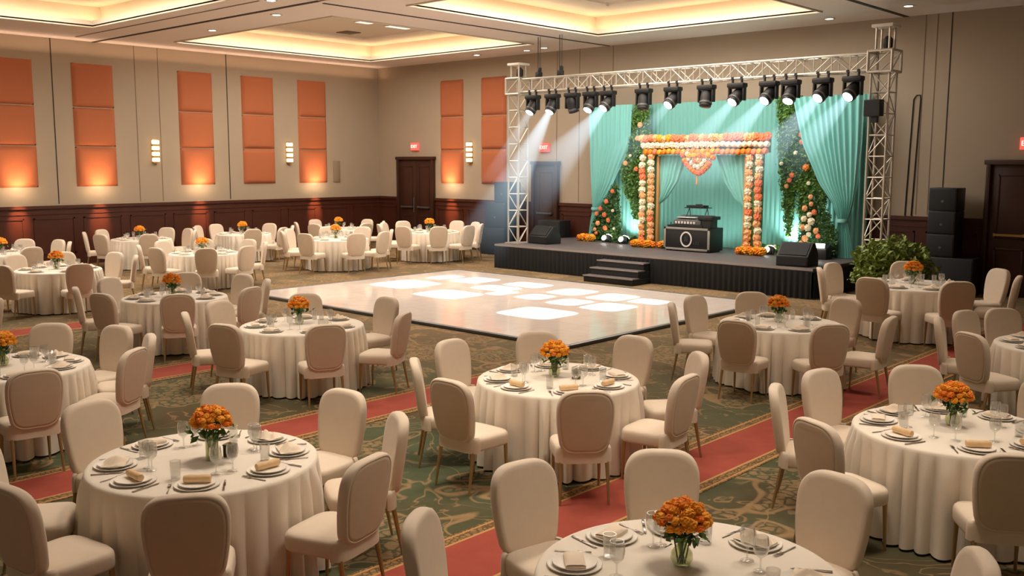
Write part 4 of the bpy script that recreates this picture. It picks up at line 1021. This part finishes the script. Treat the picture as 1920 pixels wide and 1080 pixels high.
# stage lighting
for x, e in ((-15.38, 60), (-10.72, 90), (-15.0, 18), (-10.3, 40)):
    light('stage_wash', 'SPOT', (x, 21.38, SZ+.12), e, (.84, 1.0, .97), (x, 21.74, 1.75), .08, 2.0, .9)
for x in (-13.6, -12.6, -11.7): light('stage_wash', 'SPOT', (x, 20.95, SZ+.15), 16, (.80, 1.0, .96), (x, 21.75, 1.5), .1, 2.0, .9)
light('stage_front', 'AREA', (-12.8, 19.55, 4.45), 62, (.92, .97, 1.0), (-12.8, 21.6, 1.4), 7.5, None, sx=.3)
# square projected patches on the dance floor
def gobo(x0, y0, x1, y1, e):
    h = HC-.12; cx, cyy = (x0+x1)/2, (y0+y1)/2; hx, hy = (x1-x0)*.455/h, (y1-y0)*.455/h
    o = light('floor_gobo', 'SPOT', (cx, cyy, h), e, (1.0, .98, .94), (cx, cyy, 0), .012, 2*math.atan(max(hx, hy)*1.6), .05)
    o.rotation_euler = (0, 0, 0)
    L = o.data; L.use_nodes = True; nt = L.node_tree; em = nt.nodes['Emission']
    def N(t): return nt.nodes.new('ShaderNode'+t)
    tc = N('TexCoord'); s = N('SeparateXYZ'); nt.links.new(tc.outputs['Normal'], s.inputs[0])
    def ma(op, a, b=None):
        n = N('Math'); n.operation = op
        for i, v in enumerate((a, b)):
            if v is None: continue
            if isinstance(v, (int, float)): n.inputs[i].default_value = v
            else: nt.links.new(v, n.inputs[i])
        return n.outputs[0]
    ax = ma('DIVIDE', ma('ABSOLUTE', ma('DIVIDE', s.outputs[0], s.outputs[2])), hx); ay = ma('DIVIDE', ma('ABSOLUTE', ma('DIVIDE', s.outputs[1], s.outputs[2])), hy)
    q = ma('ADD', ma('POWER', ax, 5.0), ma('POWER', ay, 5.0))
    mr = N('MapRange'); mr.inputs['From Min'].default_value = 1.15; mr.inputs['From Max'].default_value = .75; nt.links.new(q, mr.inputs['Value'])
    nt.links.new(mr.outputs[0], em.inputs['Strength'])
for q in [(-17.04, 13.57, -15.64, 15.03), (-15.13, 13.18, -13.72, 14.38), (-16.97, 15.31, -16.3, 16.3), (-16.21, 15.32, -15.22, 16.45), (-14.96, 14.77, -13.81, 15.6), (-14.81, 15.65, -13.66, 16.49), (-13.99, 14.3, -13.5, 15.09), (-13.22, 14.33, -12.49, 15.13), (-13.24, 15.31, -12.3, 16.36), (-12.26, 14.18, -11.45, 15.08), (-12.13, 15.24, -11.2, 16.31), (-11.18, 15.4, -10.34, 16.11), (-11.39, 14.1, -10.44, 15.15), (-12.11, 12.52, -10.71, 13.75)]:
    gobo(*q, 5000)
# world
w = bpy.data.worlds.new('hall_ambient'); SC.world = w; w.use_nodes = True
bg = w.node_tree.nodes['Background']; bg.inputs[0].default_value = (.56, .40, .27, 1); bg.inputs[1].default_value = .21

SC.view_settings.view_transform = 'Standard'; SC.view_settings.look = 'None'; SC.view_settings.exposure = .35
c = SC.cycles
c.max_bounces = 6; c.diffuse_bounces = 3; c.glossy_bounces = 3; c.transmission_bounces = 4; c.transparent_max_bounces = 14; c.volume_bounces = 0
c.caustics_reflective = False; c.caustics_refractive = False; c.sample_clamp_indirect = 4; c.use_denoising = True
c.volume_step_rate = 2.0; c.volume_max_steps = 64
